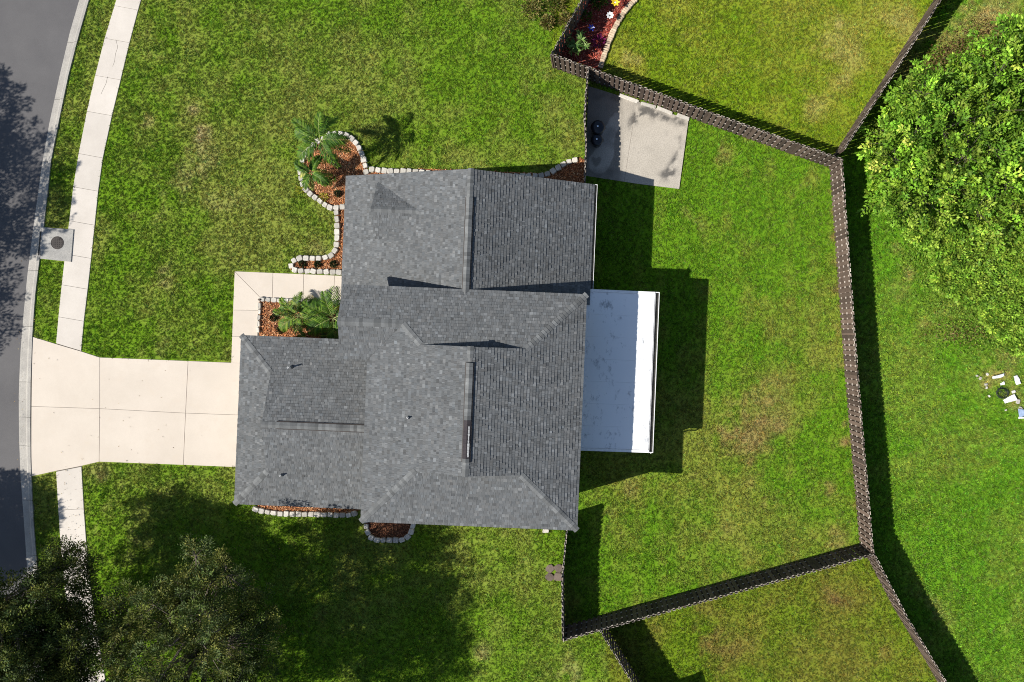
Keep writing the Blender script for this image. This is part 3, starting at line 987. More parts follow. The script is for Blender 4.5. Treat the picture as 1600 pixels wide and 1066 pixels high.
roof_v, roof_f = [], []
tabs_all = []
for si, (eave, ud, z0, pitch, table) in enumerate(SL):
    # deck: polygon with thickness
    ring = [(d, hi) for d, lo, hi in table] + [(d, lo) for d, lo, hi in reversed(table)]
    top = [spos(eave, ud, z0, pitch, d, a) for d, a in ring]
    bot = [(x, y, z - .16) for x, y, z in top]
    b = len(roof_v)
    n = len(ring)
    roof_v += top + bot
    # rows as quads so that the outline may be concave
    m = len(table)
    for i in range(m - 1):
        q = (i, i + 1, n - 2 - i, n - 1 - i)
        roof_f.append(tuple(b + k for k in q))
        roof_f.append(tuple(b + n + k for k in reversed(q)))
    for i in range(n):
        roof_f.append((b + i, b + n + i, b + n + (i + 1) % n, b + (i + 1) % n))
    # tabs
    sl = math.sqrt(1 + pitch * pitch)
    D = table[-1][0]
    step = EXPO / sl
    V, F, CC = [], [], []
    rows = int(math.ceil(D / step))
    for r in range(rows):
        d0 = r * step
        d1 = min(D, d0 + step)
        lo0, hi0 = lim(table, d0 + 1e-4)
        lo1, hi1 = lim(table, d1)
        a = min(lo0, lo1) - rs.random() * 0.25
        amax = max(hi0, hi1)
        while a < amax:
            w = rs.choice([0.08, 0.10, 0.13, 0.16, 0.19]) * rs.uniform(.9, 1.1)
            p0, p1 = max(a, lo0), min(a + w, hi0)
            q0, q1 = max(a, lo1), min(a + w, hi1)
            a += w
            if p1 - p0 < .015 and q1 - q0 < .015:
                continue
            if p1 < p0: p0 = p1 = min(max((p0 + p1) / 2, lo0), hi0)
            if q1 < q0: q0 = q1 = min(max((q0 + q1) / 2, lo1), hi1)
            h = rs.choice([.013, .024]) + rs.uniform(0, .005)
            gq = .003
            base = len(V)
            for (dd, aa, hh) in ((d0, p0 + gq, h), (d0, p1 - gq, h), (d1 + .01, q1 - gq, .004), (d1 + .01, q0 + gq, .004), (d0, p0 + gq, 0), (d0, p1 - gq, 0)):
                V.append(spos(eave, ud, z0, pitch, dd, aa, hh))
            F.append((base, base + 1, base + 2, base + 3))
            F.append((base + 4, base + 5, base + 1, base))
            F.append((base + 4, base, base + 3, base + 3))
            F.append((base + 1, base + 5, base + 2, base + 2))
            k = rs.random()
            g = (rs.normal(.122, .013) if k < .84 else (rs.normal(.162, .016) if k < .93 else rs.normal(.094, .008))) * (.93 + .14 * float(fbm(np.array([a * 1.1 + si * 7.0]), np.array([d0 * .35]), .8, 3)[0]))
            g = max(.06, g)
            tint = rs.normal(0, .012)
            col = (g * (.97 + tint), g * 1.01, g * (1.03 - tint))
            CC += [col, tuple(.45 * c for c in col), col, col]  # butt edges darkened to paint the shade line under each course
    F = [f if f[2] != f[3] else f[:3] for f in F]
    tabs_all.append((V, F, CC))
loc = Vector(UV(-6, 3, 0))
roof_o = obj('roof', roof_v, roof_f, None, house, mats=[M['deck'], M['fascia']],
             fmat=[1 if abs((Vector(roof_v[f[1]]) - Vector(roof_v[f[0]])).cross(Vector(roof_v[f[2]]) - Vector(roof_v[f[0]])).normalized().z) < .3 else 0 for f in roof_f])
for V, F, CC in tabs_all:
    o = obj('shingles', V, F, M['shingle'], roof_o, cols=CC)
    tag(o, kind='stuff')

# hip and ridge caps: one bent cap mesh per hip, copied along it
def caps(p0, p1, pl1, pl2, width=0.15, step=0.17, skip=None):
    a, b = Vector(UV(*p0)), Vector(UV(*p1))
    d = (b - a)
    L = d.length
    d.normalize()
    def nrm(pl):
        eave, ud, z0, pitch = SL[pl][:4]
        g = Vector(UV(ud, 0, 0)) if eave[0] == 'u' else Vector(UV(0, ud, 0))
        return Vector((-g.x * pitch, -g.y * pitch, 1)).normalized()
    n1, n2 = nrm(pl1), nrm(pl2)
    up = (n1 + n2).normalized()
    s1 = n1.cross(d).normalized()
    if s1.dot(n2) > 0: s1 = -s1
    s2 = n2.cross(d).normalized()
    if s2.dot(n1) > 0: s2 = -s2
    n = max(1, int(round(L / step)))
    st = L / n
    vs = []
    for t, h in ((0, .034), (st + .03, .020)):
        vs += [s1 * width + n1 * h + d * t, up * (h + .004) + d * t, s2 * width + n2 * h + d * t]
    vs += [s1 * width + n1 * .008, up * .008, s2 * width + n2 * .008]
    me = mesh_data('ridge_cap', vs, [(0, 1, 4, 3), (1, 2, 5, 4), (6, 7, 1, 0), (7, 8, 2, 1)], M['cap'])
    for i in range(n):
        t = i * st
        if skip and skip[0] < t < skip[1]:
            continue
        link('ridge_cap', me, roof_o, a + d * t)
zb = ZM + 1.78 * PM
caps((-.32, -1.83, ZM), (-3.02, .87, zg), 1, 2)
caps((-8.94, -.05, zb), (-8.02, .87, zg), 0, 2)
caps((-10.72, 9.51, ZM), (-8.02, 6.81, zg), 0, 3)
caps((-.32, 9.51, ZM), (-3.02, 6.81, zg), 1, 3)
caps((-12.03, -.05, zb), (-8.94, -.05, zb), 2, 4, width=.19)
caps((-18.17, .87, 2.75), (-16.31, 2.73, 2.75 + 1.86 * PM), 9, 7)
caps((-18.17, 9.635, 2.75), (-16.31, 7.775, 2.75 + 1.86 * PM), 9, 8)
caps((-11.2, -5.68, 4.392), (-8.8, -5.68, 4.392), 10, 11, width=.16)
caps((-5.52, 6.81, ZR), (-5.52, .87, ZR), 0, 1, skip=(.65, 5.35))
caps((-6.13, -1.45, ZM), (-6.13, -7.62, ZM), 5, 6, skip=(-1, 4.75))
zgr = 2.75 + 4.38 * PM
caps((-16.31, 5.25, zgr), (-14.9, 5.25, zgr), 7, 8)

# raised ridge vents, each a low box clad in cap shingles
def ridge_vent(p0, p1, pitch, seed, odd=None):
    a, b = Vector(UV(*p0)), Vector(UV(*p1))
    d = b - a
    L = d.length
    d.normalize()
    s = Vector((-d.y, d.x, 0))
    up = Vector((0, 0, 1))
    W_, hgt = .205, .07  # dark base wider than its caps; the rim also paints their shade lines
    vs = []
    for t in (0, L):
        q = a + d * t
        vs += [q + s * W_ - up * (W_ * pitch - .012), q + s * W_ - up * (W_ * pitch - hgt), q + up * (hgt + .01), q - s * W_ - up * (W_ * pitch - hgt), q - s * W_ - up * (W_ * pitch - .012)]
    rv = obj('ridge_vent', vs, [(0, 5, 6, 1), (1, 6, 7, 2), (2, 7, 8, 3), (3, 8, 9, 4), (0, 1, 2, 3, 4), (9, 8, 7, 6, 5)], M['iron'], house, loc=a)
    st = .17
    n = int(L / st)
    st = L / n
    def capv(w0, w1):
        vs = []
        for t, h in ((0.004, .026), (st + .012, .016)):
            vs += [s * w0 - up * (w0 * pitch - hgt) + up * h + d * t, up * (hgt + .01 + h) + d * t, s * -w1 - up * (w1 * pitch - hgt) + up * h + d * t]
        return vs
    me = mesh_data('cap_shingle', capv(.16, .16), [(0, 1, 4, 3), (1, 2, 5, 4)], M['cap'])
    med = mesh_data('cap_shingle', capv(.16, .16), [(0, 1, 4, 3), (1, 2, 5, 4)], M['capdark'])
    for i in range(n):
        dark = odd and odd[0] <= i * st <= odd[1]
        link('cap_shingle', med if dark else me, rv, a + d * i * st)
    if odd:
        mb = MB()
        r = random.Random(seed)
        y = odd[0] + .35
        while y < odd[1] - .15:
            w = r.uniform(.025, .05)
            q = a + d * y
            l = r.uniform(.1, .2)
            off = W_ * .45
            base = q - s * (-off) + up * (hgt + .032 - off * pitch)
            mb.add([base + s * w - up * w * pitch, base - s * w + up * w * pitch, base - s * w * .7 + d * l + up * w * pitch, base + s * w + d * l - up * w * pitch], [(0, 1, 2, 3)])
            y += l + .01
        mb.build('torn_strip', M['capwhite'], rv)
ridge_vent((-5.52, 1.60, ZR), (-5.52, 6.15, ZR), PM, 3, odd=(2.55, 4.3))
ridge_vent((-6.13, -6.25, ZM), (-6.13, -1.5, ZM), PU, 4)
ridge_vent((-15.55, 5.25, zgr), (-10.45, 5.25, zgr), PM, 5)
# gutter on the wing's back eave, vent pipes
mb = MB()
zgut = ZM - 5.95 * PU
hbox(mb, -.165, -.05, -7.6, -2.24, zgut - .13, zgut - .11)
hbox(mb, -.05, -.03, -7.6, -2.24, zgut - .13, zgut - .005)
hbox(mb, -.165, -.03, -7.62, -7.6, zgut - .13, zgut - .005)
hbox(mb, -.165, -.03, -2.24, -2.22, zgut - .13, zgut - .005)
mb.build('gutter', M['white'], house)
mb = MB(); hbox(mb, -.158, -.055, -7.58, -2.26, zgut - .108, zgut - .07); mb.build('gutter_floor', M['gutterin'], house)  # dark strip along the gutter floor
mb = MB(); mb.tube([UV(-.09, -7.1, zgut - .13), UV(-.4, -7.1, zgut - .5), UV(-.55, -7.1, zgut - .7), UV(-.55, -7.1, .1)], .04, 8)
mb.build('downpipe', M['white'], house)
def vent_pipe(px, py, z0, h, r=.05):
    x, y = W(px, py, z0 + h)
    m = MB()
    m.lathe([(r, -.15), (r, h), (r * .72, h), (r * .72, h - .06)], 14, x, y, z0)
    p = m.build('vent_pipe', M['white'], house)
    m = MB(); m.lathe([(r * 2.4, -.03), (r * 1.8, .015), (r * 1.15, .1), (r * 1.05, .1)], 14, x, y, z0)
    m.build('flashing', M['cap'], p)
vent_pipe(449.5, 574.5, 3.30, .36, .042)
vent_pipe(437.0, 743.5, 3.35, .2, .04)
vent_pipe(636.5, 653, 6.2, .16, .04)

# ------------------------------------------------------------------ patio cover
cov = thing('patio_cover', 'flat white metal patio cover on posts behind the house', 'patio roof', UV(1.5, 2, 0))
zc = lambda u: 3.06 - .045 * (u + .7)
m = MB()
def cbox(mb, u0, u1, v0, v1, dz0, dz1):
    mb.box(u0, u1, v0, v1, dz0, dz1, fn=lambda u, v, z: UV(u, v, zc(u) + z))
n = 7
for i in range(n):
    v0 = -2.10 + i * (8.04 / n)
    mbp = MB(); cbox(mbp, -.72, 3.16, v0 + .002, v0 + 8.04 / n - .002, -.09, 0)
    mbp.build('roof_panel', M['cover'], cov)
for v0, v1 in ((-2.24, -2.105), (5.945, 6.08)):
    mbp = MB(); cbox(mbp, -.72, 3.18, v0, v1, -.12, .03)
    mbp.build('edge_trim', M['white'], cov)
mbp = MB()
cbox(mbp, 3.19, 3.205, -2.24, 6.08, -.14, .012)
cbox(mbp, 3.38, 3.41, -2.24, 6.08, -.14, .012)
cbox(mbp, 3.205, 3.38, -2.24, 6.08, -.14, -.12)
cbox(mbp, 3.205, 3.38, -2.24, -2.20, -.12, .012)
cbox(mbp, 3.205, 3.38, 6.04, 6.08, -.12, .012)
mbp.build('gutter', M['white'], cov)
mbp = MB(); cbox(mbp, 3.21, 3.375, -2.19, 6.03, -.118, -.10)
mbp.build('gutter_floor', M['gutterin'], cov)  # dark strip laid in the gutter channel
mbp = MB(); mbp.tube([UV(3.3, 6.1, 2.75), UV(3.3, 6.12, 2.6), UV(3.25, 6.02, 2.3), UV(3.25, 6.02, .05)], .04, 8); mbp.build('downpipe', M['white'], cov)
for v in (-2.1, .6, 3.25, 5.9):
    mbp = MB(); mbp.box(3.06, 3.16, v - .05, v + .05, 0, 2.72, fn=UV); mbp.build('post', M['white'], cov)
mbp = MB(); mbp.box(3.02, 3.2, -2.15, 5.98, 2.72, 2.79, fn=UV); mbp.build('beam', M['white'], cov)
mbp = MB(); mbp.box(-.7, 3.3, -2.2, 6.0, -.05, .04, fn=UV); struct(mbp.build('terrace', M['walk'], loc=UV(1.5, 2, 0)))

# ------------------------------------------------------------------ shadowbox fences
FH = 1.85
def board_mesh(w, h, seed, dog=0.012):
    r = random.Random(seed)
    t = .018
    hw = w / 2
    a = [(-hw, 0, 0), (hw, 0, 0), (hw, t, 0), (-hw, t, 0)]
    lean = r.uniform(-.012, .012)
    b = [(x + lean, y + r.uniform(-.004, .004), h + r.uniform(-.03, .02)) for x, y, z in a]
    v = a + b
    f = [(0, 1, 5, 4), (1, 2, 6, 5), (2, 3, 7, 6), (3, 0, 4, 7), (3, 2, 1, 0), (4, 5, 6, 7)]
    return mesh_data('board', v, f, mats=[M['wood'], M['woodlit']], fmat=[0, 0, 0, 0, 0, 1])
BOARDS = [board_mesh(.190 + .006 * (i % 3 - 1), FH + .012 * (i % 4 - 2), i) for i in range(9)]
POSTS = []
for i in range(2):
    m_ = MB(); m_.box(-.05, .05, -.042, .042, 0, FH - .06 + .02 * i)
    POSTS.append(mesh_data('post', m_.v, m_.f, M['wood']))
fr = random.Random(5)

def fence(label, pts_px, group='weathered shadowbox fence runs', pitch=.285, base=False, post_every=2.45):
    P = [Vector(W(*q, 0 if base else FH)) for q in pts_px]
    c = (P[0] + P[-1]) / 2
    root = thing('wooden_fence', label, 'fence', (c.x, c.y, 0), group)
    for a, b in zip(P, P[1:]):
        d = b - a
        L = d.length
        d.normalize()
        nrm_ = Vector((-d.y, d.x))
        ang = math.atan2(d.y, d.x)
        # rails
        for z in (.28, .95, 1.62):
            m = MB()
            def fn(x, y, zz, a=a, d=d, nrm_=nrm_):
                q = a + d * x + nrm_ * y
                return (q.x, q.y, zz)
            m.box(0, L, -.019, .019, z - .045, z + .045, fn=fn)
            m.build('rail', M['woodlit'], root)  # pale tone paints the sun caught between the boards
        npost = max(1, round(L / post_every))
        for i in range(npost + 1):
            q = a + d * (L * i / npost)
            o = link('post', POSTS[i % 2], root, (q.x, q.y, 0))
            o.rotation_euler = (0, 0, ang + fr.uniform(-.05, .05))
        nb = int(L / pitch)
        for side in (0, 1):
            for i in range(nb + 1):
                x = (i + (.5 if side else 0)) * pitch + fr.uniform(-.012, .012)
                if x > L: continue
                y = .026 if side else -.026
                q = a + d * x + nrm_ * (y + (0 if side else -0.018) + (0.0))
                o = link('board', BOARDS[fr.randrange(9)], root, (q.x, q.y, 0.02))
                o.rotation_euler = (fr.uniform(-.006, .006), fr.uniform(-.006, .006), ang + fr.uniform(-.03, .03))
    return root
fence('fence run between the dry brown shrubs and the red mulch bed', [(862, 84), (908, 0), (945, -68)])
fence('sloping fence between the patio slab and the neighbouring lawn above it', [(863, 85), (918, 104.5), (1110, 175.5), (1316, 249)])
fence('fence running up to the top edge beside the big bright green tree', [(1319, 233), (1395, 117), (1470, 0), (1545, -116)])
fence('longest fence, between the back yard and the open field', [(1315.5, 251), (1340.5, 590), (1364.5, 865)])
fence('fence whose inner face is in shade, along the bottom of the back yard', [(1365, 867), (1195, 914), (880.5, 1001)])
fence('short fence from the house corner down past the four brown pavers', [(879.5, 1000), (878.2, 905), (886.5, 818)])
fence('short fence beside the two black bins on the patio slab', [(918.5, 107), (913, 180), (915.5, 222), (913.5, 284)])
fence('fence running down to the bottom right between a brown lawn and the field', [(1367, 868), (1418, 966), (1478, 1066), (1510, 1124)])
fence('short fence running off the bottom edge below the back yard', [(938, 986), (1014, 1110)])

# ------------------------------------------------------------------ planting beds: mulch, chips and stone edgings
def bed(name, label, poly_px, mat, cols, zone=0.02, n_per=260):
    p = Wp(poly_px)
    me_v = [(x, y, zone) for x, y in p]
    bm = bmesh.new()
    bv = [bm.verts.new(v) for v in me_v]
    bm.faces.new(bv)
    bmesh.ops.triangulate(bm, faces=bm.faces[:])
    bm.normal_update()
    for f_ in bm.faces:
        if f_.normal.z < 0: f_.normal_flip()
    bmesh.ops.subdivide_edges(bm, edges=bm.edges[:], cuts=5, use_grid_fill=True)
    for v in bm.verts:
        v.co.z += .03 * (float(fbm(np.array([v.co.x]), np.array([v.co.y]), 1.5, 3)[0]) - .4)
    me = bpy.data.meshes.new(name)
    bm.to_mesh(me); bm.free()
    me.materials.append(mat)
    o = link(name, me)
    struct(o)
    # chips
    xs_, ys_ = [q[0] for q in p], [q[1] for q in p]
    n = int((max(xs_) - min(xs_)) * (max(ys_) - min(ys_)) * n_per)
    x, y = rng.uniform(min(xs_), max(xs_), n), rng.uniform(min(ys_), max(ys_), n)
    k = in_poly(x, y, p)
    x, y = x[k], y[k]
    n = len(x)
    an = rng.uniform(0, 6.28, n)
    ln, wd = rng.uniform(.03, .085, n), rng.uniform(.008, .02, n)
    tilt = rng.normal(0, .35, n)
    ca, sa = np.cos(an), np.sin(an)
    z = zone + .018 + rng.uniform(0, .025, n)
    V = np.zeros((n, 4, 3))
    for j, (s, w) in enumerate(((-1, -1), (1, -1), (1, 1), (-1, 1))):
        V[:, j, 0] = x + s * ln * ca - w * wd * sa
        V[:, j, 1] = y + s * ln * sa + w * wd * ca
        V[:, j, 2] = z + s * ln * np.sin(tilt) + w * wd * .4
    ci = rng.integers(0, len(cols), n)
    fc = np.array(cols)[ci] * rng.lognormal(0, .25, n)[:, None]
    me = np_mesh('bark_chips', V.reshape(-1, 3), np.arange(4 * n).reshape(-1, 4), M['chip'], fcols=np.clip(fc, 0, .7))
    c = link('bark_chips', me)
    tag(c, label, 'mulch', kind='stuff')
ORANGE = [(.44, .17, .065), (.36, .135, .05), (.54, .25, .11), (.22, .085, .04), (.60, .33, .18)]
BROWN = [(.18, .07, .035), (.12, .05, .025), (.26, .12, .06), (.08, .035, .02)]
RED = [(.32, .055, .035), (.22, .035, .025), (.42, .09, .06), (.14, .025, .02), (.5, .2, .15)]
bed('mulch_bed', 'orange bark mulch in the round palm bed and along the wing of the house', MULCH_A, M['mulch'], ORANGE)
bed('mulch_bed', 'orange bark mulch in the bed between walkway and garage', MULCH_B, M['mulch'], ORANGE)
bed('mulch_bed', 'brown bark mulch in the strip along the garage side', MULCH_C, M['mulch'], ORANGE)
bed('mulch_bed', 'dark brown bark mulch in the small rounded bed at the house side', MULCH_D, M['mulchdark'], BROWN)
bed('mulch_bed', 'red bark mulch in the neighbouring corner bed', MULCH_N, M['mulchred'], RED)

def rough_block(l, w, h, seed, chop=.18):
    r = random.Random(seed)
    ring = []
    hl, hw = l / 2, w / 2
    cx_ = min(l, w) * chop
    pts = [(-hl, -hw + cx_), (-hl + cx_, -hw), (hl - cx_, -hw), (hl, -hw + cx_), (hl, hw - cx_), (hl - cx_, hw), (-hl + cx_, hw), (-hl, hw - cx_)]
    pts = [(x + r.uniform(-.05, .05) * l, y + r.uniform(-.05, .05) * w) for x, y in pts]
    v = [(x, y, 0) for x, y in pts] + [(x, y, h * .8) for x, y in pts] + [(x * .84, y * .84, h + r.uniform(-.01, .01)) for x, y in pts]
    f = [tuple(range(16, 24))]
    for k in (0, 8):
        f += [(k + i, k + (i + 1) % 8, k + 8 + (i + 1) % 8, k + 8 + i) for i in range(8)]
    return v, f
STONES = [mesh_data('stone', *rough_block(1, .74, .17, i), M['stone']) for i in range(8)]
sr = random.Random(11)
def edging(label, pts_px, group='white stone bed edgings', width=1.0, ln=None):
    P = [Vector(W(*q)) for q in pts_px]
    c = P[len(P) // 2]
    root = thing('stone_edging', label, 'garden edging', (c.x, c.y, 0), group)
    for i, p in enumerate(P):
        a, b = P[max(0, i - 1)], P[min(len(P) - 1, i + 1)]
        t = b - a
        gap = min([(P[j] - p).length for j in (i - 1, i + 1) if 0 <= j < len(P)])
        l = (ln or gap) * sr.uniform(.80, .98)
        o = link('stone', STONES[sr.randrange(8)], root, (p.x, p.y, .0 + sr.uniform(-.01, .01)))
        o.rotation_euler = (sr.uniform(-.05, .05), sr.uniform(-.05, .05), math.atan2(t.y, t.x) + sr.uniform(-.2, .2))
        o.scale = (l, .29 * width * sr.uniform(.88, 1.12) / .74, sr.uniform(.85, 1.15))
    return root
def along(pts_px, step):
    """evenly respaced polyline in pixels"""
    out = [pts_px[0]]
    acc = 0
    for a, b in zip(pts_px, pts_px[1:]):
        L = math.hypot(b[0] - a[0], b[1] - a[1])
        t = step - acc
        while t <= L:
            out.append((a[0] + (b[0] - a[0]) * t / L, a[1] + (b[1] - a[1]) * t / L))
            t += step
        acc = (acc + L) % step if L + acc >= step else acc + L
    return out
edging('ring of white stones round the two leaning palms', along([(573, 269), (572, 260), (569, 250), (565, 238), (559, 226), (550, 217), (540, 211.5), (528, 209.5), (516, 211), (503, 218), (491, 227), (483, 235), (476, 244), (472, 256), (471, 268), (472, 281), (476, 292), (484, 302), (494, 309), (505, 317.5), (515, 325), (530, 325), (545, 322)], 9.6))
edging('line of white stones along the upper wall of the house wing', along([(582, 265.5), (610, 268), (640, 268), (665, 271), (760, 277), (845, 275), (861, 271), (869, 265), (878, 259), (887, 254), (896, 252), (906, 247)], 9.8))
edging('white stones dropping from the palm ring to the entrance bed and round its end', along([(527, 333), (528, 350), (528, 375), (526, 390), (518, 400), (506, 404), (488, 404), (470, 404), (461, 407), (456, 413), (457, 420), (466, 423.5), (485, 424), (505, 424.5), (525, 425.5), (550, 426.5)], 9.9))
edging('white stones between walkway and the bed of two bushy palms', along([(411, 467.8), (424, 469), (443, 470), (480, 471), (520, 472.5), (560, 474)], 9.4), width=.8)
edging('narrow white stones up the left side of the bed of two bushy palms', along([(407, 478), (406.5, 490), (405.5, 510), (404.5, 524)], 9.4), width=.55)
edging('white stones along the garage side bed', along([(401, 795), (412, 798), (424, 800), (440, 802), (470, 802.5), (500, 803), (530, 804), (547, 804), (560, 799.5)], 9.7))
edging('horseshoe of white stones at the house side', along([(572, 812), (573, 822), (576, 833), (582, 840.5), (592, 843), (610, 843), (628, 843), (637, 838.5), (643, 831), (646, 820), (646, 808)], 9.8))
# pale paver strip between slab and fence
pv = thing('paver_strip', 'row of pale pavers between the patio slab and the sloping fence', 'pavers', (*W(1020, 168), 0))
PAV = []
for i, (a, b) in enumerate((((967, 149), (997, 160)), ((1002, 162), (1024, 168.5)), ((1026, 168.5), (1050, 178)), ((1058, 180), (1077, 187)))):
    p, q = Vector(W(*a)), Vector(W(*b))
    d = q - p
    m = mesh_data('paver', *rough_block(d.length, .2, .06, 40 + i, .12), M['stone'])
    o = link('paver', m, pv, ((p.x + q.x) / 2, (p.y + q.y) / 2, .03))
    o.rotation_euler = (0, 0, math.atan2(d.y, d.x))
# neighbour's tan brick edging
EDG = [(1000, -30), (993, 0), (985, 8), (975, 20), (967, 33), (958, 50), (950, 70), (944, 88), (938, 106)]
root = thing('brick_edging', 'curved tan brick edging of the red mulch bed', 'garden edging', (*W(965, 40), 0))
BR = [mesh_data('brick', *rough_block(.3, .12, .13, 60 + i, .12), M['brick']) for i in range(4)]
PP = along(EDG, 3.6)
for i, p in enumerate(PP):
    a, b = Vector(W(*PP[max(0, i - 1)])), Vector(W(*PP[min(len(PP) - 1, i + 1)]))
    t = b - a
    x, y = W(*p)
    o = link('brick', BR[sr.randrange(4)], root, (x, y, sr.uniform(0, .01)))
    o.rotation_euler = (0, 0, math.atan2(t.y, t.x) + math.pi / 2 + sr.uniform(-.08, .08))
    o.scale = (1.0 + sr.uniform(-.1, .1), .98, 1)
# four brown pavers by the short fence
pad = thing('paver_pad', 'pad of four brown pavers in the grass against the short fence', 'pavers', (*W(866, 894), 0))
for i, (a, sx, sy) in enumerate((((859, 888.5), .46, .46), ((873, 887.5), .48, .46), ((859, 901.5), .46, .44), ((873, 901), .5, .44))):
    x, y = W(*a)
    o = link('paver', mesh_data('paver', *rough_block(sx, sy, .05, 80 + i, .34 if i != 3 else .12), M['paver']), pad, (x, y, .025))
    o.rotation_euler = (.01, -.015 * (i % 2), -.05 * i)
# small pale block at the foot of the wall
x, y = W(853, 829)
o = tag(obj('splash_block', *[[(a[0] + x, a[1] + y, a[2]) for a in rough_block(.35, .22, .12, 90)[0]], rough_block(.35, .22, .12, 90)[1]], M['stone'], loc=(x, y, 0)), 'small pale splash block at the foot of the house wall near the short fence', 'splash block')
# corner stake tile at the walkway bend
x, y = W(408.3, 468.5)
m = MB(); m.prism([(x - .11, y), (x, y - .11), (x + .11, y), (x, y + .11)], .03, .2); m.lathe([(.05, 0), (.05, .05), (.0301, .06)], 8, x, y, .2)
tag(m.build('corner_stake', M['paver'], loc=(x, y, 0)), 'small dark diamond stake at the inner corner of the walkway', 'garden stake')

# ------------------------------------------------------------------ bins on the patio slab
def bin_(label, px, py, r, h, seed):
    x, y = W(px, py, h)
    t = thing('lidded_bin', label, 'bin', (x, y, .06), 'black bins on the patio slab')
    m = MB(); m.lathe([(r * .8, 0), (r * .84, .03), (r * .95, h - .12), (r, h - .1), (r, h - .06)], 24, x, y, .06); m.build('body', M['black'], t)
    m = MB(); m.lathe([(r * 1.04, h - .06), (r * 1.06, h - .03), (r * .9, h + .03), (r * .5, h + .06), (r * .12, h + .07)], 24, x, y, .06); lid = m.build('lid', M['black'], t, smooth=True)
    m = MB(); m.lathe([(.03, h + .06), (.03, h + .1), (.06, h + .12), (.05, h + .15), (.02, h + .155)], 12, x, y, .06); m.build('glint_knob', M['chrome'], lid)  # bright knob added to give the sun fleck on the lid
    for s in (-1, 1):
        m = MB(); m.tube([(x + s * r * .98, y - .07, .06 + h * .75), (x + s * (r + .05), y - .06, .06 + h * .77), (x + s * (r + .05), y + .06, .06 + h * .77), (x + s * r * .98, y + .07, .06 + h * .75)], .012); m.build('handle', M['black'], t)
bin_('black lidded bin in the fence shade, the one nearer the sloping fence', 934, 199, .36, .78, 1)
bin_('black lidded bin in the fence shade, the one nearer the house', 932.5, 219, .31, .7, 2)

# ------------------------------------------------------------------ foliage
def unit(a):
    return a / np.maximum(1e-9, np.linalg.norm(a, axis=-1, keepdims=True))

def leaf_quads(P, D, ln, wd, r, fold=.0):
    """rhombic leaves: base at P, pointing along D"""
    n = len(P)
    D = unit(D)
    A = r.normal(size=(n, 3))
    A[:, 2] *= .45                                   # blades lie mostly face up
    A = unit(A - D * (A * D).sum(1, keepdims=True))
    ln = np.asarray(ln).reshape(-1, 1) * np.ones((n, 1))
    wd = np.asarray(wd).reshape(-1, 1) * np.ones((n, 1))
    V = np.zeros((n, 4, 3))
    V[:, 0] = P
    V[:, 1] = P + D * ln * .45 + A * wd * .5
    V[:, 2] = P + D * ln
    V[:, 3] = P + D * ln * .45 - A * wd * .5
    return V

def leaf_mesh(name, V, fc, mat):
    n = len(V)
    return np_mesh(name, V.reshape(-1, 3), np.arange(4 * n).reshape(-1, 4), mat, fcols=np.clip(fc, .003, .7))

def blob_points(blobs, n, r, shell=.45, flat=.0):
    """points in a union of lumpy ellipsoids; returns points, outward directions"""
    vol = np.array([b[3] * b[4] * b[5] for b in blobs]) ** .8
    which = r.choice(len(blobs), n, p=vol / vol.sum())
    B = np.array(blobs)[which]
    d = unit(r.normal(size=(n, 3)))
    lump = .72 + .56 * fbm(d[:, 0] * 1.0 + B[:, 0], d[:, 1] + B[:, 1] + d[:, 2] * 1.7, 1.3, 3, 1.0)
    rad = (1 - shell * (1 - r.random(n) ** .6)) * lump
    P = B[:, :3] + d * B[:, 3:6] * rad[:, None]
    return P, d

def seg_tubes(A, Bp, ra, rb, n=4):
    """thin branch tubes between point arrays"""
    D = unit(Bp - A)
    U = unit(np.cross(D, np.array([.3, .2, .93])))
    Wv = np.cross(D, U)
    m = len(A)
    V = np.zeros((m, 2, n, 3))
    for k in range(n):
        t = 2 * math.pi * k / n
        off = U * math.cos(t) + Wv * math.sin(t)
        V[:, 0, k] = A + off * np.asarray(ra).reshape(-1, 1)
        V[:, 1, k] = Bp + off * np.asarray(rb).reshape(-1, 1)
    F = []
    base = np.arange(m)[:, None] * 2 * n
    for k in range(n):
        F.append(np.concatenate([base + k, base + (k + 1) % n, base + n + (k + 1) % n, base + n + k], 1))
    return V.reshape(-1, 3), np.concatenate(F)

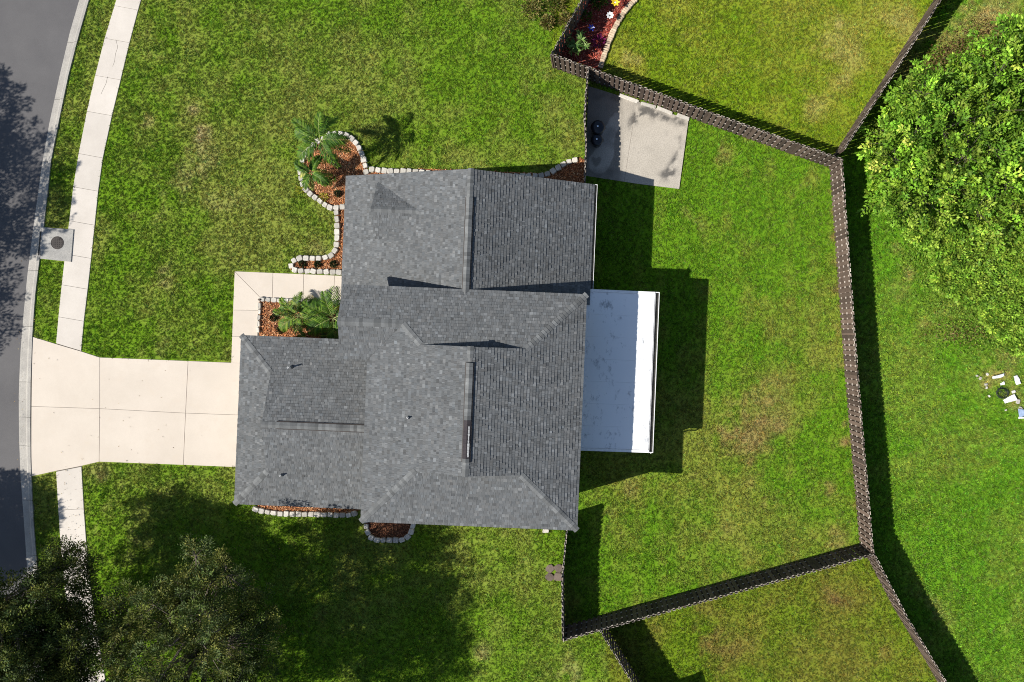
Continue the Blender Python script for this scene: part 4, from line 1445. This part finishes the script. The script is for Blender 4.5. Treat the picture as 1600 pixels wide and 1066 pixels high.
def tree(name, label, cat, base, blobs, seed, n_twig, leaves_per, leaf, pal, mat, trunk_r=.16, n_limb=9, twig_l=.5, spread=.09, updraft=.5, group=None, zmin=.25, shell=.5, n_sub=70, jitter=.3, sat=0, pure=.85, tonev=.28):
    r = np.random.default_rng(seed)
    base = np.array(base, dtype=float)
    root = thing(name, label, cat, base, group)
    allb = list(blobs)
    for b in blobs:
        for k in range(sat):                 # smaller boughs break the outline
            a = r.uniform(0, 6.283)
            f = r.uniform(.32, .5)
            allb.append((b[0] + math.cos(a) * b[3] * r.uniform(.75, 1.1), b[1] + math.sin(a) * b[4] * r.uniform(.75, 1.1), max(.6, b[2] + r.uniform(-.35, .5) * b[5]), b[3] * f, b[4] * f, b[5] * f))
    P, d = blob_points(allb, n_twig, r, shell)
    k = P[:, 2] > zmin
    P, d = P[k], d[k]
    # limbs and branches
    cen = np.array([b[:3] for b in blobs])
    zt = max(.3, cen[:, 2].min() * .45)
    fork = base + np.array([0, 0, zt]) + (cen.mean(0) - base) * np.array([.12, .12, 0])
    li = r.choice(len(P), min(n_limb, len(P)), replace=False)
    limb = P[li] * .62 + fork * .38
    mb = MB()
    mb.tube([base - np.array([0, 0, .15]), base + (fork - base) * .12, base + (fork - base) * .5 + r.normal(0, .04, 3), fork], [trunk_r * 1.5, trunk_r * 1.1, trunk_r, trunk_r * .9], 9)
    for q in limb:
        mid = fork + (q - fork) * .5 + np.array([0, 0, .12 * np.linalg.norm(q - fork)]) + r.normal(0, .12, 3)
        mb.tube([fork - np.array([0, 0, .05]), mid, q], [trunk_r * .6, trunk_r * .4, trunk_r * .22], 6)
    mb.build('trunk', M['bark'], root, smooth=True)
    si = r.choice(len(P), min(n_sub, len(P)), replace=False)
    sub = P[si] - d[si] * .35
    nl = np.argmin(((sub[:, None] - limb[None]) ** 2).sum(-1), 1)
    V1, F1 = seg_tubes(limb[nl], sub, trunk_r * .2, trunk_r * .09)
    ns = np.argmin(((P[:, None] - sub[None]) ** 2).sum(-1), 1)
    V2, F2 = seg_tubes(sub[ns], P, trunk_r * .07 + .002, .006, 3)
    V = np.concatenate([V1, V2])
    # pad both to quads of one mesh
    F = np.concatenate([F1, F2 + len(V1)])
    b = link('branches', np_mesh('branches', V - base, F, M['bark']), root, base)
    # leaves
    td = unit(d + np.array([0, 0, updraft]) + r.normal(0, jitter, d.shape))
    n = len(P)
    t = r.random((n, leaves_per, 1)) ** .8
    off = r.normal(0, 1, (n, leaves_per, 3))
    off -= (off * td[:, None]).sum(-1, keepdims=True) * td[:, None]
    L0 = P[:, None] - td[:, None] * twig_l * .4 + td[:, None] * t * twig_l + off * spread * (1.1 - .6 * t)
    ld = unit(unit(off) * .8 + td[:, None] * .7 + r.normal(0, .25, off.shape) + np.array([0, 0, .05]))
    L0, ld = L0.reshape(-1, 3), ld.reshape(-1, 3)
    m = len(L0)
    VL = leaf_quads(L0 - base, ld, leaf[0] * r.uniform(.7, 1.25, m), leaf[1] * r.uniform(.75, 1.2, m), r)
    pal = np.array(pal)
    tone = r.integers(0, len(pal), n)
    tone2 = np.where(r.random((n, leaves_per)) < pure, tone[:, None], r.integers(0, len(pal), (n, leaves_per))).ravel()
    # young leaves towards the twig ends are paler
    young = (t.reshape(-1) > .7)[:, None] * .22
    fc = pal[tone2] * (1 + young) * r.lognormal(0, .16, m)[:, None] * np.repeat(r.lognormal(0, tonev, n), leaves_per)[:, None]
    k2 = L0[:, 2] > .05
    c = link('crown', leaf_mesh('crown', VL[k2], fc[k2], mat), root, base)
    return root

def pb(px, py, z, rpx, rz=None, sx=1.0, sy=1.0):
    """blob from its place in the photo: centre pixel, height, radius in pixels"""
    x, y = W(px, py, z)
    rr = rpx * (H - z) / K
    return (x, y, z, rr * sx, rr * sy, rz if rz else rr * .75)

OAK = [(.055, .080, .013), (.076, .104, .018), (.110, .130, .022), (.040, .062, .014), (.140, .145, .032), (.075, .105, .034)]
bx, by = W(115, 1002)
tree('street_tree', 'dark olive leafy tree over the road verge and sidewalk in the bottom left corner', 'tree', (bx, by, 0),
     [pb(95, 905, 4.4, 46), pb(40, 958, 5.4, 66), pb(85, 985, 5.6, 46), pb(30, 1056, 6.4, 84), pb(112, 1085, 6.0, 40), pb(-60, 1010, 6.4, 95), pb(-20, 1130, 7.0, 110), pb(96, 872, 3.9, 24), pb(128, 1010, 5.0, 30), pb(134, 958, 4.9, 22), pb(122, 1050, 5.4, 30)],
     31, 1750, 110, (.125, .052), OAK, M['leafdark'], trunk_r=.17, twig_l=.75, spread=.165, updraft=.25, shell=.6, sat=3)
bx, by = W(352, 985)
tree('oak_tree', 'large dark olive oak on the front lawn casting the wide dappled shadow', 'tree', (bx, by, 0),
     [pb(330, 945, 6.0, 72), pb(225, 965, 5.5, 62), pb(178, 1012, 5.0, 30), pb(172, 942, 4.6, 24), pb(300, 1040, 7.0, 92), pb(390, 992, 6.0, 36), pb(205, 1080, 6.2, 50), pb(312, 915, 5.0, 34), pb(370, 1062, 6.6, 44), pb(318, 1150, 7.2, 84), pb(290, 1240, 7.4, 105), pb(240, 1150, 7.0, 84), pb(125, 1185, 6.8, 88)],
     32, 1650, 115, (.125, .052), OAK, M['leafdark'], trunk_r=.24, twig_l=.75, spread=.165, shell=.6, sat=3, n_limb=12, n_sub=110, updraft=.25)

BRIGHT = [(.12, .25, .02), (.16, .30, .024), (.22, .34, .03), (.09, .19, .018), (.25, .35, .045), (.14, .28, .022), (.17, .31, .028)]
YOUNG = [(.19, .30, .03), (.27, .34, .05), (.33, .36, .07), (.14, .25, .025), (.22, .31, .04)]
bx, by = W(1470, 250)
tree('broadleaf_tree', 'big bright green leafy tree beyond the corner of the long fence', 'tree', (bx, by, 0),
     [pb(1490, 215, 2.9, 88), pb(1425, 240, 1.9, 58), pb(1440, 180, 2.0, 44), pb(1400, 300, 1.0, 36), pb(1450, 300, 2.2, 58), pb(1520, 160, 3.0, 52), pb(1385, 215, 1.4, 30), pb(1420, 150, 1.4, 22)],
     41, 760, 46, (.21, .115), BRIGHT, M['leaf'], trunk_r=.16, twig_l=1.0, spread=.115, sat=2, tonev=.36, pure=.92, n_limb=12, updraft=.3, jitter=.2, zmin=.2, shell=.5)
bx, by = W(1570, 120)
tree('broadleaf_tree', 'bright green leafy tree reaching the upper right corner of the frame', 'tree', (bx, by, 0),
     [pb(1590, 120, 3.4, 70), pb(1525, 112, 2.4, 34), pb(1570, 75, 2.8, 36), pb(1640, 60, 3.6, 80), pb(1600, 190, 3.4, 60), pb(1700, 150, 4.0, 110)],
     42, 520, 46, (.21, .115), BRIGHT, M['leaf'], trunk_r=.16, twig_l=1.0, spread=.115, sat=2, tonev=.36, pure=.92, updraft=.3, jitter=.2, shell=.5)
bx, by = W(1560, 300)
tree('broadleaf_tree', 'yellow-tipped bright green tree at the right edge above the trash heap', 'tree', (bx, by, 0),
     [pb(1560, 280, 3.0, 62), pb(1510, 305, 2.2, 50), pb(1610, 300, 3.0, 62), pb(1560, 345, 1.8, 42), pb(1480, 345, 1.2, 36), pb(1660, 260, 3.4, 80)],
     43, 520, 46, (.21, .115), BRIGHT + YOUNG[:2], M['leaf'], trunk_r=.14, twig_l=1.0, spread=.115, sat=2, tonev=.36, pure=.92, updraft=.3, jitter=.2, shell=.5)
# low wild shrubs in front of the trees
WILD = [(.13, .26, .022), (.18, .30, .028), (.25, .34, .04), (.1, .20, .02), (.17, .27, .03)]
SH = [(1440, 352, 34, 1.0, 'wild shrub at the lower left foot of the big bright tree'), (1495, 382, 48, 1.2, 'wild shrub below the big bright tree, left of the brown weed patch'),
      (1552, 372, 42, 1.3, 'yellow-green wild shrub directly above the brown weed patch'), (1604, 420, 46, 1.2, 'wild shrub on the right edge beside the brown weed patch'),
      (1524, 440, 40, .9, 'low sprawling wild shrub left of the brown weed patch'), (1578, 482, 44, .8, 'low wild shrub on the right edge above the trash heap'),
      (1478, 430, 26, .6, 'small wild shrub at the edge of the field grass, leftmost of the lower ones'), (1592, 526, 24, .4, 'lowest weed tuft at the right edge, nearest the trash heap')]
for i, (px, py, rp, hz, lb) in enumerate(SH):
    bx, by = W(px, py)
    rr = rp * H / K
    tree('wild_shrub', lb, 'shrub', (bx, by, 0), [(bx, by, hz * .5, rr, rr, hz * .62), (bx + rr * .5, by - rr * .3, hz * .35, rr * .6, rr * .6, hz * .5)],
         60 + i, int(150 + 480 * rr * rr * .9), 34, (.19, .105), WILD, M['leaf'], trunk_r=.03, n_limb=5, twig_l=.35, spread=.09, zmin=.05, n_sub=20, group='wild shrubs by the field')
# knee-high weeds under and around them
def weeds(name, label, n, cfn, pal, seed, hmax=.3):
    r = np.random.default_rng(seed)
    x, y = cfn(r, n)
    P = np.column_stack([x, y, r.uniform(.01, hmax, n)])
    D = np.column_stack([r.normal(0, 1, n), r.normal(0, 1, n), r.uniform(.0, .8, n)])
    V = leaf_quads(P, D, r.uniform(.07, .16, n), r.uniform(.03, .07, n), r)
    fc = np.array(pal)[r.integers(0, len(pal), n)] * r.lognormal(0, .25, n)[:, None]
    tag(link(name, leaf_mesh(name, V, fc, M['leaf'])), label, 'weeds', kind='stuff')
def gauss_px(spots):
    def fn(r, n):
        S_ = np.array(spots, dtype=float)
        i = r.choice(len(S_), n, p=S_[:, 4] / S_[:, 4].sum())
        px = S_[i, 0] + r.normal(0, 1, n) * S_[i, 2]
        py = S_[i, 1] + r.normal(0, 1, n) * S_[i, 3]
        return (px - NX) * H / K, -(py - NY) * H / K
    return fn
weeds('weeds', 'tangle of yellow-green weeds spreading below the bright trees', 30000, gauss_px([(1530, 420, 45, 40, 3), (1580, 470, 40, 40, 2), (1470, 380, 30, 25, 1), (1560, 520, 40, 20, .6)]), WILD, 71)
weeds('dead_weeds', 'brown dried weeds among the low wild shrubs and by the upper fence', 6000, gauss_px([(1565, 405, 16, 14, 1), (1470, 110, 26, 14, 1.3), (1500, 80, 26, 12, .8), (1535, 60, 20, 16, .8), (1420, 160, 16, 10, .6), (1500, 520, 26, 10, .4)]), [(.11, .06, .025), (.17, .11, .04), (.08, .05, .02), (.22, .16, .06)], 72, .3)
# off-frame street trees over the road, seen through their shade
for nm, px, py, blobs, sd in (('tree on the far side of the road, outside the left edge, shading its upper part', -240, 412, [(.2, 1.5, 7.4, 4.0, 4.6, 2.4), (-.6, -4.6, 6.4, 2.8, 3.0, 1.8), (-.4, 6.2, 6.8, 2.9, 3.0, 1.8), (-2.6, 1, 7, 3, 4.4, 2.2)], 51),
                               ('tree on the far side of the road, outside the left edge, shading its lower part', -190, 876, [(0, 0, 6.0, 2.6, 2.8, 2.0), (-1.6, -1.4, 6.2, 2.4, 2.4, 1.8)], 52)):
    x, y = W(px, py)
    tree('roadside_tree', nm, 'tree', (x, y, 0), [(x + b[0], y + b[1], *b[2:]) for b in blobs], sd, 1100, 40, (.19, .09), OAK, M['leafdark'], trunk_r=.22, twig_l=.7, spread=.16)

# unseen shed added below the frame, shaped to cast the shadow on the brown lawn
sp = [Vector(((a - NX) * H / K, -(b - NY) * H / K)) for a, b in ((1045, 1063), (1062, 1125), (1032, 1134), (1014, 1078))]
sc_ = sum(sp, Vector((0, 0))) / 4
shed = thing('shadow_shed', 'low flat roofed shed added just below the frame to cast the shadow on the brown lawn', 'shed', (sc_.x, sc_.y, 0))
m = MB(); m.prism([(p * .94 + sc_ * .06)[:] for p in sp][::-1], -.05, 1.7); m.build('wall', M['wood'], shed)
m = MB(); m.prism([p[:] for p in sp][::-1], 1.7, 1.8); m.build('roof', M['deck'], shed)
m = MB(); q0, q1 = sp[0] * .7 + sp[3] * .3, sp[0] * .4 + sp[3] * .6
q0, q1 = q0 * .97 + sc_ * .03, q1 * .97 + sc_ * .03
m.prism([q0[:], q1[:], (q1 * .97 + sc_ * .03)[:], (q0 * .97 + sc_ * .03)[:]], .05, 1.6); m.build('door', M['woodlit'], shed)

# ------------------------------------------------------------------ palms
def frond_data(L, rise, droop, pal, seed, nl=18, ll=.36, wid=.06, ang=1.0):
    r = np.random.default_rng(seed)
    tt = np.linspace(0, 1, 9)
    cv = np.column_stack([L * tt * (1 - .12 * tt * droop), r.normal(0, .01, 9).cumsum(), L * (rise * tt - droop * tt * tt)])
    V, F, CC = [], [], []
    # rachis: flat ribbon with a keel
    wr = .016 * (1 - .8 * tt) + .003
    for i in range(9):
        V += [tuple(cv[i] + [0, wr[i], 0]), tuple(cv[i] + [0, -wr[i], 0]), tuple(cv[i] + [0, 0, -wr[i] * 1.2])]
    for i in range(8):
        for k in range(3):
            F.append((3 * i + k, 3 * i + (k + 1) % 3, 3 * i + 3 + (k + 1) % 3, 3 * i + 3 + k))
            CC.append((.30, .34, .12))
    for i in range(nl):
        t = .12 + .88 * i / (nl - 1)
        p = np.array([np.interp(t, tt, cv[:, j]) for j in range(3)])
        q = np.array([np.interp(min(1, t + .05), tt, cv[:, j]) for j in range(3)])
        d = q - np.array([np.interp(max(0, t - .05), tt, cv[:, j]) for j in range(3)])
        d /= np.linalg.norm(d)
        ln = ll * L * (math.sin(math.pi * min(1, .18 + .75 * t)) ** .7) * r.uniform(.85, 1.1)
        for s in (-1, 1):
            side = np.array([0, s, 0.0])
            dirv = d * (.55 + .5 * t) + side * ang + np.array([0, 0, r.uniform(-.05, .25)])
            dirv /= np.linalg.norm(dirv)
            w = np.cross(dirv, [0, 0, 1.0]); w /= np.linalg.norm(w)
            w = w * wid * .5
            mid = p + dirv * ln * .5 + np.array([0, 0, .02])
            tip = p + dirv * ln + np.array([0, 0, -.22 * ln])
            b = len(V)
            V += [tuple(p + w * .5), tuple(p - w * .5), tuple(mid + w), tuple(mid - w), tuple(tip)]
            F += [(b, b + 1, b + 3, b + 2), (b + 2, b + 3, b + 4)]
            c = np.array(pal[r.integers(0, len(pal))]) * r.lognormal(0, .18)
            CC += [tuple(c)] * 2
    return mesh_data('frond', V, F, M['leaf'], cols=np.array(CC))

def palm(label, base_px, crown_px, zc_, L, nf, pal, seed, trunk_r=.07, old=None, group='small palms in the front beds', rise=.75, droop=.8):
    r = random.Random(seed)
    bx, by = W(*base_px)
    cx_, cy_ = W(*crown_px, zc_)
    root = thing('palm', label, 'palm tree', (bx, by, 0), group)
    m = MB()
    m.tube([(bx, by, -.05), (bx + (cx_ - bx) * .25, by + (cy_ - by) * .25, zc_ * .35), (bx + (cx_ - bx) * .65, by + (cy_ - by) * .65, zc_ * .7), (cx_, cy_, zc_)], [trunk_r * 1.3, trunk_r, trunk_r * .9, trunk_r * .7], 8)
    m.build('trunk', M['trunk'], root, smooth=True)
    var = [frond_data(L, rise, droop, pal, seed * 10 + i) for i in range(3)]
    low = [frond_data(L * .95, .25, .85, old or pal, seed * 10 + 5 + i) for i in range(2)]
    up = [frond_data(L * .8, 1.5, .7, pal, seed * 10 + 8)]
    for i in range(nf):
        a = 2 * math.pi * i / nf * 2.618 + r.uniform(-.2, .2)
        k = i / nf
        me = r.choice(low) if k < .4 else (r.choice(var) if k < .82 else up[0])
        o = link('frond', me, root, (cx_, cy_, zc_ - .02 + .04 * k))
        o.rotation_euler = (r.uniform(-.25, .25), r.uniform(-.15, .15), a)
        o.scale = (r.uniform(.85, 1.1),) * 3
    return root
PALMG = [(.05, .12, .010), (.08, .165, .012), (.12, .21, .018), (.035, .09, .010)]
PALMY = [(.20, .26, .04), (.28, .28, .06), (.14, .22, .03), (.36, .33, .1)]
palm('leaning slender palm at the top of the round stone-ringed bed', (531, 263), (500, 219), 2.7, 1.55, 13, PALMG, 1, .06)
palm('shorter palm over the left side of the round stone-ringed bed', (503, 287), (487, 270), 1.45, 1.05, 11, PALMG, 2, .055, old=PALMY)
palm('bushy palm with yellowing lower fronds, left of the pair by the garage', (471, 496), (465, 493), .75, 1.5, 15, PALMG[1:] + PALMY[:1], 3, .09, old=PALMY, rise=.55)
palm('larger green bushy palm close to the bay, right of the pair by the garage', (527, 500), (521, 497), 1.0, 1.95, 15, PALMG, 4, .1, rise=.6)

# ------------------------------------------------------------------ small plants
def clump(name, label, cat, px, py, r_m, h, n, leaf, pal, seed, group=None, up=.5, mat='leaf', z0=.03):
    r = np.random.default_rng(seed)
    x, y = W(px, py, z0)
    root = thing(name, label, cat, (x, y, z0), group)
    m = MB()
    for k in range(4):
        a = k * 1.6
        m.tube([(x, y, z0 - .03), (x + math.cos(a) * r_m * .3, y + math.sin(a) * r_m * .3, z0 + h * .4)], [.014, .007], 5)
    m.build('stem', M['bark'], root)
    d = unit(r.normal(size=(n, 3)) * np.array([1, 1, .8]) + np.array([0, 0, .35]))
    d[:, 2] = np.abs(d[:, 2])
    P = d * np.array([r_m, r_m, h]) * (r.random((n, 1)) ** .5) * .75
    D = d + np.array([0, 0, up]) * r.random((n, 1)) + r.normal(0, .25, (n, 3))
    V = leaf_quads(P, D, leaf[0] * r.uniform(.7, 1.2, n), leaf[1] * r.uniform(.8, 1.2, n), r)
    fc = np.array(pal)[r.integers(0, len(pal), n)] * r.lognormal(0, .2, n)[:, None]
    link('leaves', leaf_mesh('leaves', V, fc, M[mat]), root, (x, y, z0))
    return root
DARK = [(.018, .035, .012), (.03, .05, .018), (.012, .022, .01), (.045, .065, .02)]
for i, (px, py, lb) in enumerate(((473, 412.5, 'small dark shrub in the narrow entrance bed, nearest its rounded left end'), (497, 413, 'small dark shrub in the narrow entrance bed, middle of the three'),
                                  (522, 413, 'small dark shrub in the narrow entrance bed, nearest the house'), (528, 303.5, 'small dark shrub in the palm ring bed by the roof corner'),
                                  (429, 496.5, 'small dark shrub left of the bushy palms, the upper one'), (439, 516, 'small dark shrub left of the bushy palms, nearest the garage roof'))):
    clump('dark_shrub', lb, 'shrub', px, py, .24, .32, 240, (.1, .045), DARK, 100 + i, 'small dark shrubs in the front beds', mat='leafdark')
clump('red_sprout', 'tiny reddish plant on the mulch left of the bushy palms', 'plant', 431.5, 511.5, .1, .12, 40, (.09, .03), [(.12, .03, .025), (.08, .03, .02)], 120)
GOLD = [(.33, .36, .03), (.45, .42, .04), (.22, .3, .03), (.5, .4, .05)]
for i, (px, py, lb) in enumerate(((467, 259, 'yellow-green border plant outside the palm ring on its far left'), (470, 298, 'yellow-green border plant outside the palm ring at its lower left'),
                                  (472, 237, 'yellow-green border plant outside the palm ring at its upper left'), (506, 309, 'yellow border plant inside the palm ring near its lowest stones'))):
    clump('border_plant', lb, 'plant', px, py, .28, .22, 120, (.2, .022), GOLD, 130 + i, 'yellow-green border plants round the palm ring', up=.3)
for i, (px, py, lb) in enumerate(((517, 226, 'low green plant near the top stones of the palm ring'), (509, 250, 'low green plant in the middle of the palm ring bed'), (520, 279, 'low green plant by the trunk of the leaning palm'))):
    clump('bed_plant', lb, 'plant', px, py, .2, .2, 90, (.2, .03), PALMG, 140 + i, 'low green plants in the palm ring')
# neighbour's bed
def rosettes(label, spots, leaf, pal, seed):
    r = np.random.default_rng(seed)
    x0_, y0_ = W(spots[0][0], spots[0][1], .5)
    root = thing('broadleaf_plant', label, 'plant', (x0_, y0_, 0))
    Vs, Cs = [], []
    m = MB()
    for px, py, z, n in spots:
        x, y = W(px, py, z)
        m.tube([(x0_, y0_, -.02), ((x + x0_) / 2, (y + y0_) / 2, z * .5), (x, y, z)], .02, 5)
        for k in range(n):
            a = k * 2.4 + r.uniform(-.2, .2)
            el = r.uniform(.05, .6)
            D = np.array([[math.cos(a) * math.cos(el), math.sin(a) * math.cos(el), math.sin(el)]])
            Vs.append(leaf_quads(np.array([[x - x0_, y - y0_, z]]), D, leaf[0] * r.uniform(.7, 1.1), leaf[1] * r.uniform(.8, 1.1), r))
            Cs.append(np.array(pal[r.integers(0, len(pal))]) * r.lognormal(0, .2))
    m.build('stem', M['bark'], root)
    link('leaves', leaf_mesh('leaves', np.concatenate(Vs), np.array(Cs), M['leaf']), root, (x0_, y0_, 0))
rosettes('broad-leaved green plant standing in the fence corner of the red mulch bed', [(899, 70, .9, 13), (908, 62, 1.1, 13), (890, 68, .8, 10), (902, 80, .7, 12), (913, 72, .9, 11), (906, 54, .7, 9), (893, 78, .6, 9), (887, 60, .6, 8)], (.42, .12), [(.10, .2, .04), (.15, .26, .06), (.07, .15, .04), (.22, .32, .1)], 150)
clump('pink_plant', 'spiky pink and purple leaved plant in the red mulch bed', 'plant', 936, 65, .42, .4, 70, (.3, .05), [(.2, .015, .1), (.32, .03, .16), (.1, .01, .06)], 151)
clump('green_bush', 'green bush at the top of the red mulch bed, left of the yellow flower', 'shrub', 936, 3, .6, .6, 420, (.16, .07), [(.1, .17, .02), (.16, .22, .03), (.07, .12, .02)], 152)
clump('grey_bush', 'pale grey-green bush at the top fence end in the red mulch bed', 'shrub', 917, -4, .4, .5, 220, (.14, .05), [(.2, .25, .25), (.12, .16, .15)], 153)
clump('green_bush', 'low dark green plant in fence shade beside the white flower ornament', 'shrub', 916, 26, .4, .35, 160, (.16, .05), PALMG, 154)
def flower_stake(name, label, px, py, z, mat, n, rad, pw_):
    x, y = W(px, py, z)
    t = thing(name, label, 'garden ornament', (x, y, 0))
    m = MB(); m.tube([(x, y, -.02), (x, y, z)], .012, 6); m.build('stake', M['wire'], t)
    m = MB(); m.lathe([(.05, -.02), (.06, 0), (.03, .03)], 10, x, y, z); m.build('hub', M['plastic'] if mat != M['plastic'] else M['wire'], t)
    for k in range(n):
        a = 2 * math.pi * k / n
        c_, s_ = math.cos(a), math.sin(a)
        fn = lambda u, v, w, c_=c_, s_=s_: (x + u * c_ - v * s_, y + u * s_ + v * c_, z + .01 + w)
        v = [fn(.03, 0, 0), fn(rad * .55, -pw_, .015), fn(rad, -pw_ * .3, .05), fn(rad, pw_ * .3, .07), fn(rad * .55, pw_, .05)]
        v2 = [(a_, b_, c2 - .006) for a_, b_, c2 in v]
        obj('petal', v + v2, [(0, 1, 2, 3, 4), (9, 8, 7, 6, 5)] + [(i, i + 5, (i + 1) % 5 + 5, (i + 1) % 5) for i in range(5)], mat, t)
flower_stake('flower_ornament', 'yellow flower shaped ornament on a stake at the top of the red mulch bed', 961.5, 4, .6, M['yellow'], 7, .24, .07)
flower_stake('flower_ornament', 'white round flower ornament on a stake in the sunlit red mulch', 953, 24.5, .5, M['plastic'], 8, .2, .075)
flower_stake('pinwheel', 'blue pinwheel on a stake in the shaded red mulch', 924, 44, .5, M['blue'], 6, .19, .05)
# brown shrubs at the top edge outside the fence
DRYS = [(.2, .16, .04), (.27, .22, .07), (.13, .13, .03), (.34, .27, .1), (.1, .14, .03)]
for i, (px, py, rp, lb) in enumerate(((832, 14, 22, 'dry yellow-brown shrub at the top edge, leftmost by the fence end'), (868, 8, 22, 'dry brown-green shrub at the top edge between its paler neighbours'),
                                      (884, 34, 16, 'dry brown shrub touching the fence run by the red mulch bed'), (856, 36, 14, 'small straw-coloured shrub below the other dry shrubs'))):
    clump('dry_shrub', lb, 'shrub', px, py, rp * H / K, .6, 520, (.17, .05), DRYS, 160 + i, 'dry shrubs outside the fence end')
clump('strappy_plant', 'green strap-leaved plant at the very top edge among dry shrubs', 'plant', 864, -3, .5, .5, 60, (.45, .06), PALMG, 170)

# ------------------------------------------------------------------ trash heap at the right edge
def bent_sheet(name, label, px, py, w, h, bend, rot, mat, tilt=(0, 0), z=.06, seed=0, cat='plastic sheet'):
    r = random.Random(seed)
    nx_, ny_ = 9, 4
    x, y = W(px, py, z)
    Mx = Matrix.Rotation(rot, 3, 'Z') @ Matrix.Rotation(tilt[0], 3, 'X') @ Matrix.Rotation(tilt[1], 3, 'Y')
    top, bot = [], []
    for j in range(ny_):
        for i in range(nx_):
            u, v_ = (i / (nx_ - 1) - .5) * w, (j / (ny_ - 1) - .5) * h
            a = bend * u
            p = Vector((u, v_ * (1 + .25 * math.sin(u * 3 / w + seed)) + .3 * bend * u * u, math.cos(a * 2) * .05 + r.uniform(-.012, .012)))
            p = Mx @ p
            top.append((p.x + x, p.y + y, p.z + z))
            bot.append((p.x + x, p.y + y, p.z + z - .012))
    v = top + bot
    m = len(top)
    f = []
    for j in range(ny_ - 1):
        for i in range(nx_ - 1):
            q = (j * nx_ + i, j * nx_ + i + 1, (j + 1) * nx_ + i + 1, (j + 1) * nx_ + i)
            f += [q, tuple(k + m for k in reversed(q))]
    edge = [i for i in range(nx_)] + [j * nx_ + nx_ - 1 for j in range(1, ny_)] + [(ny_ - 1) * nx_ + i for i in range(nx_ - 2, -1, -1)] + [j * nx_ for j in range(ny_ - 2, 0, -1)]
    for a, b in zip(edge, edge[1:] + edge[:1]):
        f.append((a, a + m, b + m, b))
    tag(obj(name, v, f, mat, loc=(x, y, 0)), label, cat)
bent_sheet('plastic_sheet', 'curved white plastic scrap at the top of the trash heap', 1559, 588, .7, .17, .9, .15, M['plastic'], (.5, .1), .12, 1)
bent_sheet('plastic_sheet', 'white boot-shaped plastic scrap at the upper right of the trash heap', 1588.5, 594, .5, .24, .6, 1.85, M['plastic'], (.1, .1), .1, 2)
bent_sheet('plastic_sheet', 'largest white plastic scrap, in the middle of the trash heap', 1577.5, 624, .68, .28, .3, -2.75, M['plastic'], (.15, .1), .1, 3)
bent_sheet('plastic_sheet', 'blue-grey folded plastic sheet at the right edge of the trash heap', 1600, 645, .7, .42, .3, .1, M['blueplastic'], (-.1, .1), .14, 4)
bent_sheet('plastic_sheet', 'thin white plastic strip along the foot of the blue-grey sheet', 1599, 652.5, .6, .12, .3, .05, M['plastic'], (.1, 0), .08, 5)
bent_sheet('card', 'small pale card lying above the dark coil in the trash heap', 1565.5, 599.5, .25, .15, .2, .35, M['plastic'], (.1, 0), .05, 6, 'card')
x, y = W(1563.5, 613)
m = MB()
rr = random.Random(9)
for k in range(6):
    pts = []
    ox, oy, R_ = rr.uniform(-.06, .06), rr.uniform(-.06, .06), rr.uniform(.22, .34)
    for i in range(19):
        a = i / 18 * 2 * math.pi * .95 + k
        pts.append((x + ox + R_ * math.cos(a) * 1.1, y + oy + R_ * math.sin(a), .05 + .025 * k + .03 * math.sin(a * 2 + k)))
    m.tube(pts, .014, 5)
for k in range(5):
    a = k * 1.3
    m.tube([(x - .45 * math.cos(a), y - .3 * math.sin(a), .05), (x + .3 * math.cos(a + .3), y + .34 * math.sin(a + .3), .14)], .009, 5)
o = m.build('wire_coil', M['wire'], loc=(x, y, 0))
tag(o, 'dark tangled coil of wire in the trash heap', 'wire coil', kind=None)
RUB = ((1526, 587, .10, 'smallest pale rubble lump at the far left of the trash heap'), (1531, 591, .13, 'pale rubble lump just right of the leftmost one in the trash heap'),
       (1542, 585, .12, 'pale rubble lump left of the curved white plastic scrap'), (1540, 601, .12, 'pale rubble lump on bare soil left of the pale card, upper of two'),
       (1541, 606, .1, 'pale rubble lump on bare soil left of the dark coil, lower of two'), (1545, 619, .1, 'pale rubble lump below and left of the dark coil'),
       (1583, 612, .16, 'pale rubble lump touching the top of the largest white scrap'), (1590, 627, .2, 'biggest pale rubble lump, right of the largest white scrap'),
       (1594, 638, .14, 'pale rubble lump just above the blue-grey sheet'), (1571, 641, .08, 'tiny pale rubble lump below the largest white scrap'))
for i, (px, py, s, lb) in enumerate(RUB):
    x, y = W(px, py)
    o = link('rubble_piece', STONES[i % 8], None, (x, y, 0))
    o.scale = (s * 1.3, s * 1.3, .5)
    o.rotation_euler = (.1, -.1, i * 1.1)
    tag(o, lb, 'rubble', 'pale rubble in the trash heap')

# dead leaves fallen round the oaks, on the kerb and the slabs
def litter(name, label, n, cfn, seed, z=.065):
    r = np.random.default_rng(seed)
    x, y = cfn(r, n)
    P = np.column_stack([x, y, np.full(n, z) + r.uniform(0, .015, n)])
    D = np.column_stack([r.normal(0, 1, n), r.normal(0, 1, n), r.uniform(-.05, .15, n)])
    V = leaf_quads(P, D, r.uniform(.04, .1, n), r.uniform(.02, .05, n), r)
    pal = np.array([(.16, .1, .04), (.24, .16, .07), (.1, .06, .03), (.3, .24, .12)])
    tag(link(name, leaf_mesh(name, V, pal[r.integers(0, 4, n)] * r.lognormal(0, .2, n)[:, None], M['chip'])), label, 'leaves', kind='stuff')
litter('fallen_leaves', 'dry fallen leaves under the oak and along the sidewalk', 380, gauss_px([(200, 880, 60, 50, 2), (300, 850, 80, 50, 1), (110, 860, 14, 80, 1), (140, 780, 30, 40, .6), (60, 880, 10, 60, .8)]), 201)
litter('fallen_leaves', 'few dry leaves scattered on the driveway and road edge', 70, gauss_px([(200, 640, 90, 50, 2), (32, 600, 4, 140, 1.5), (60, 330, 6, 120, 1)]), 202, .04)
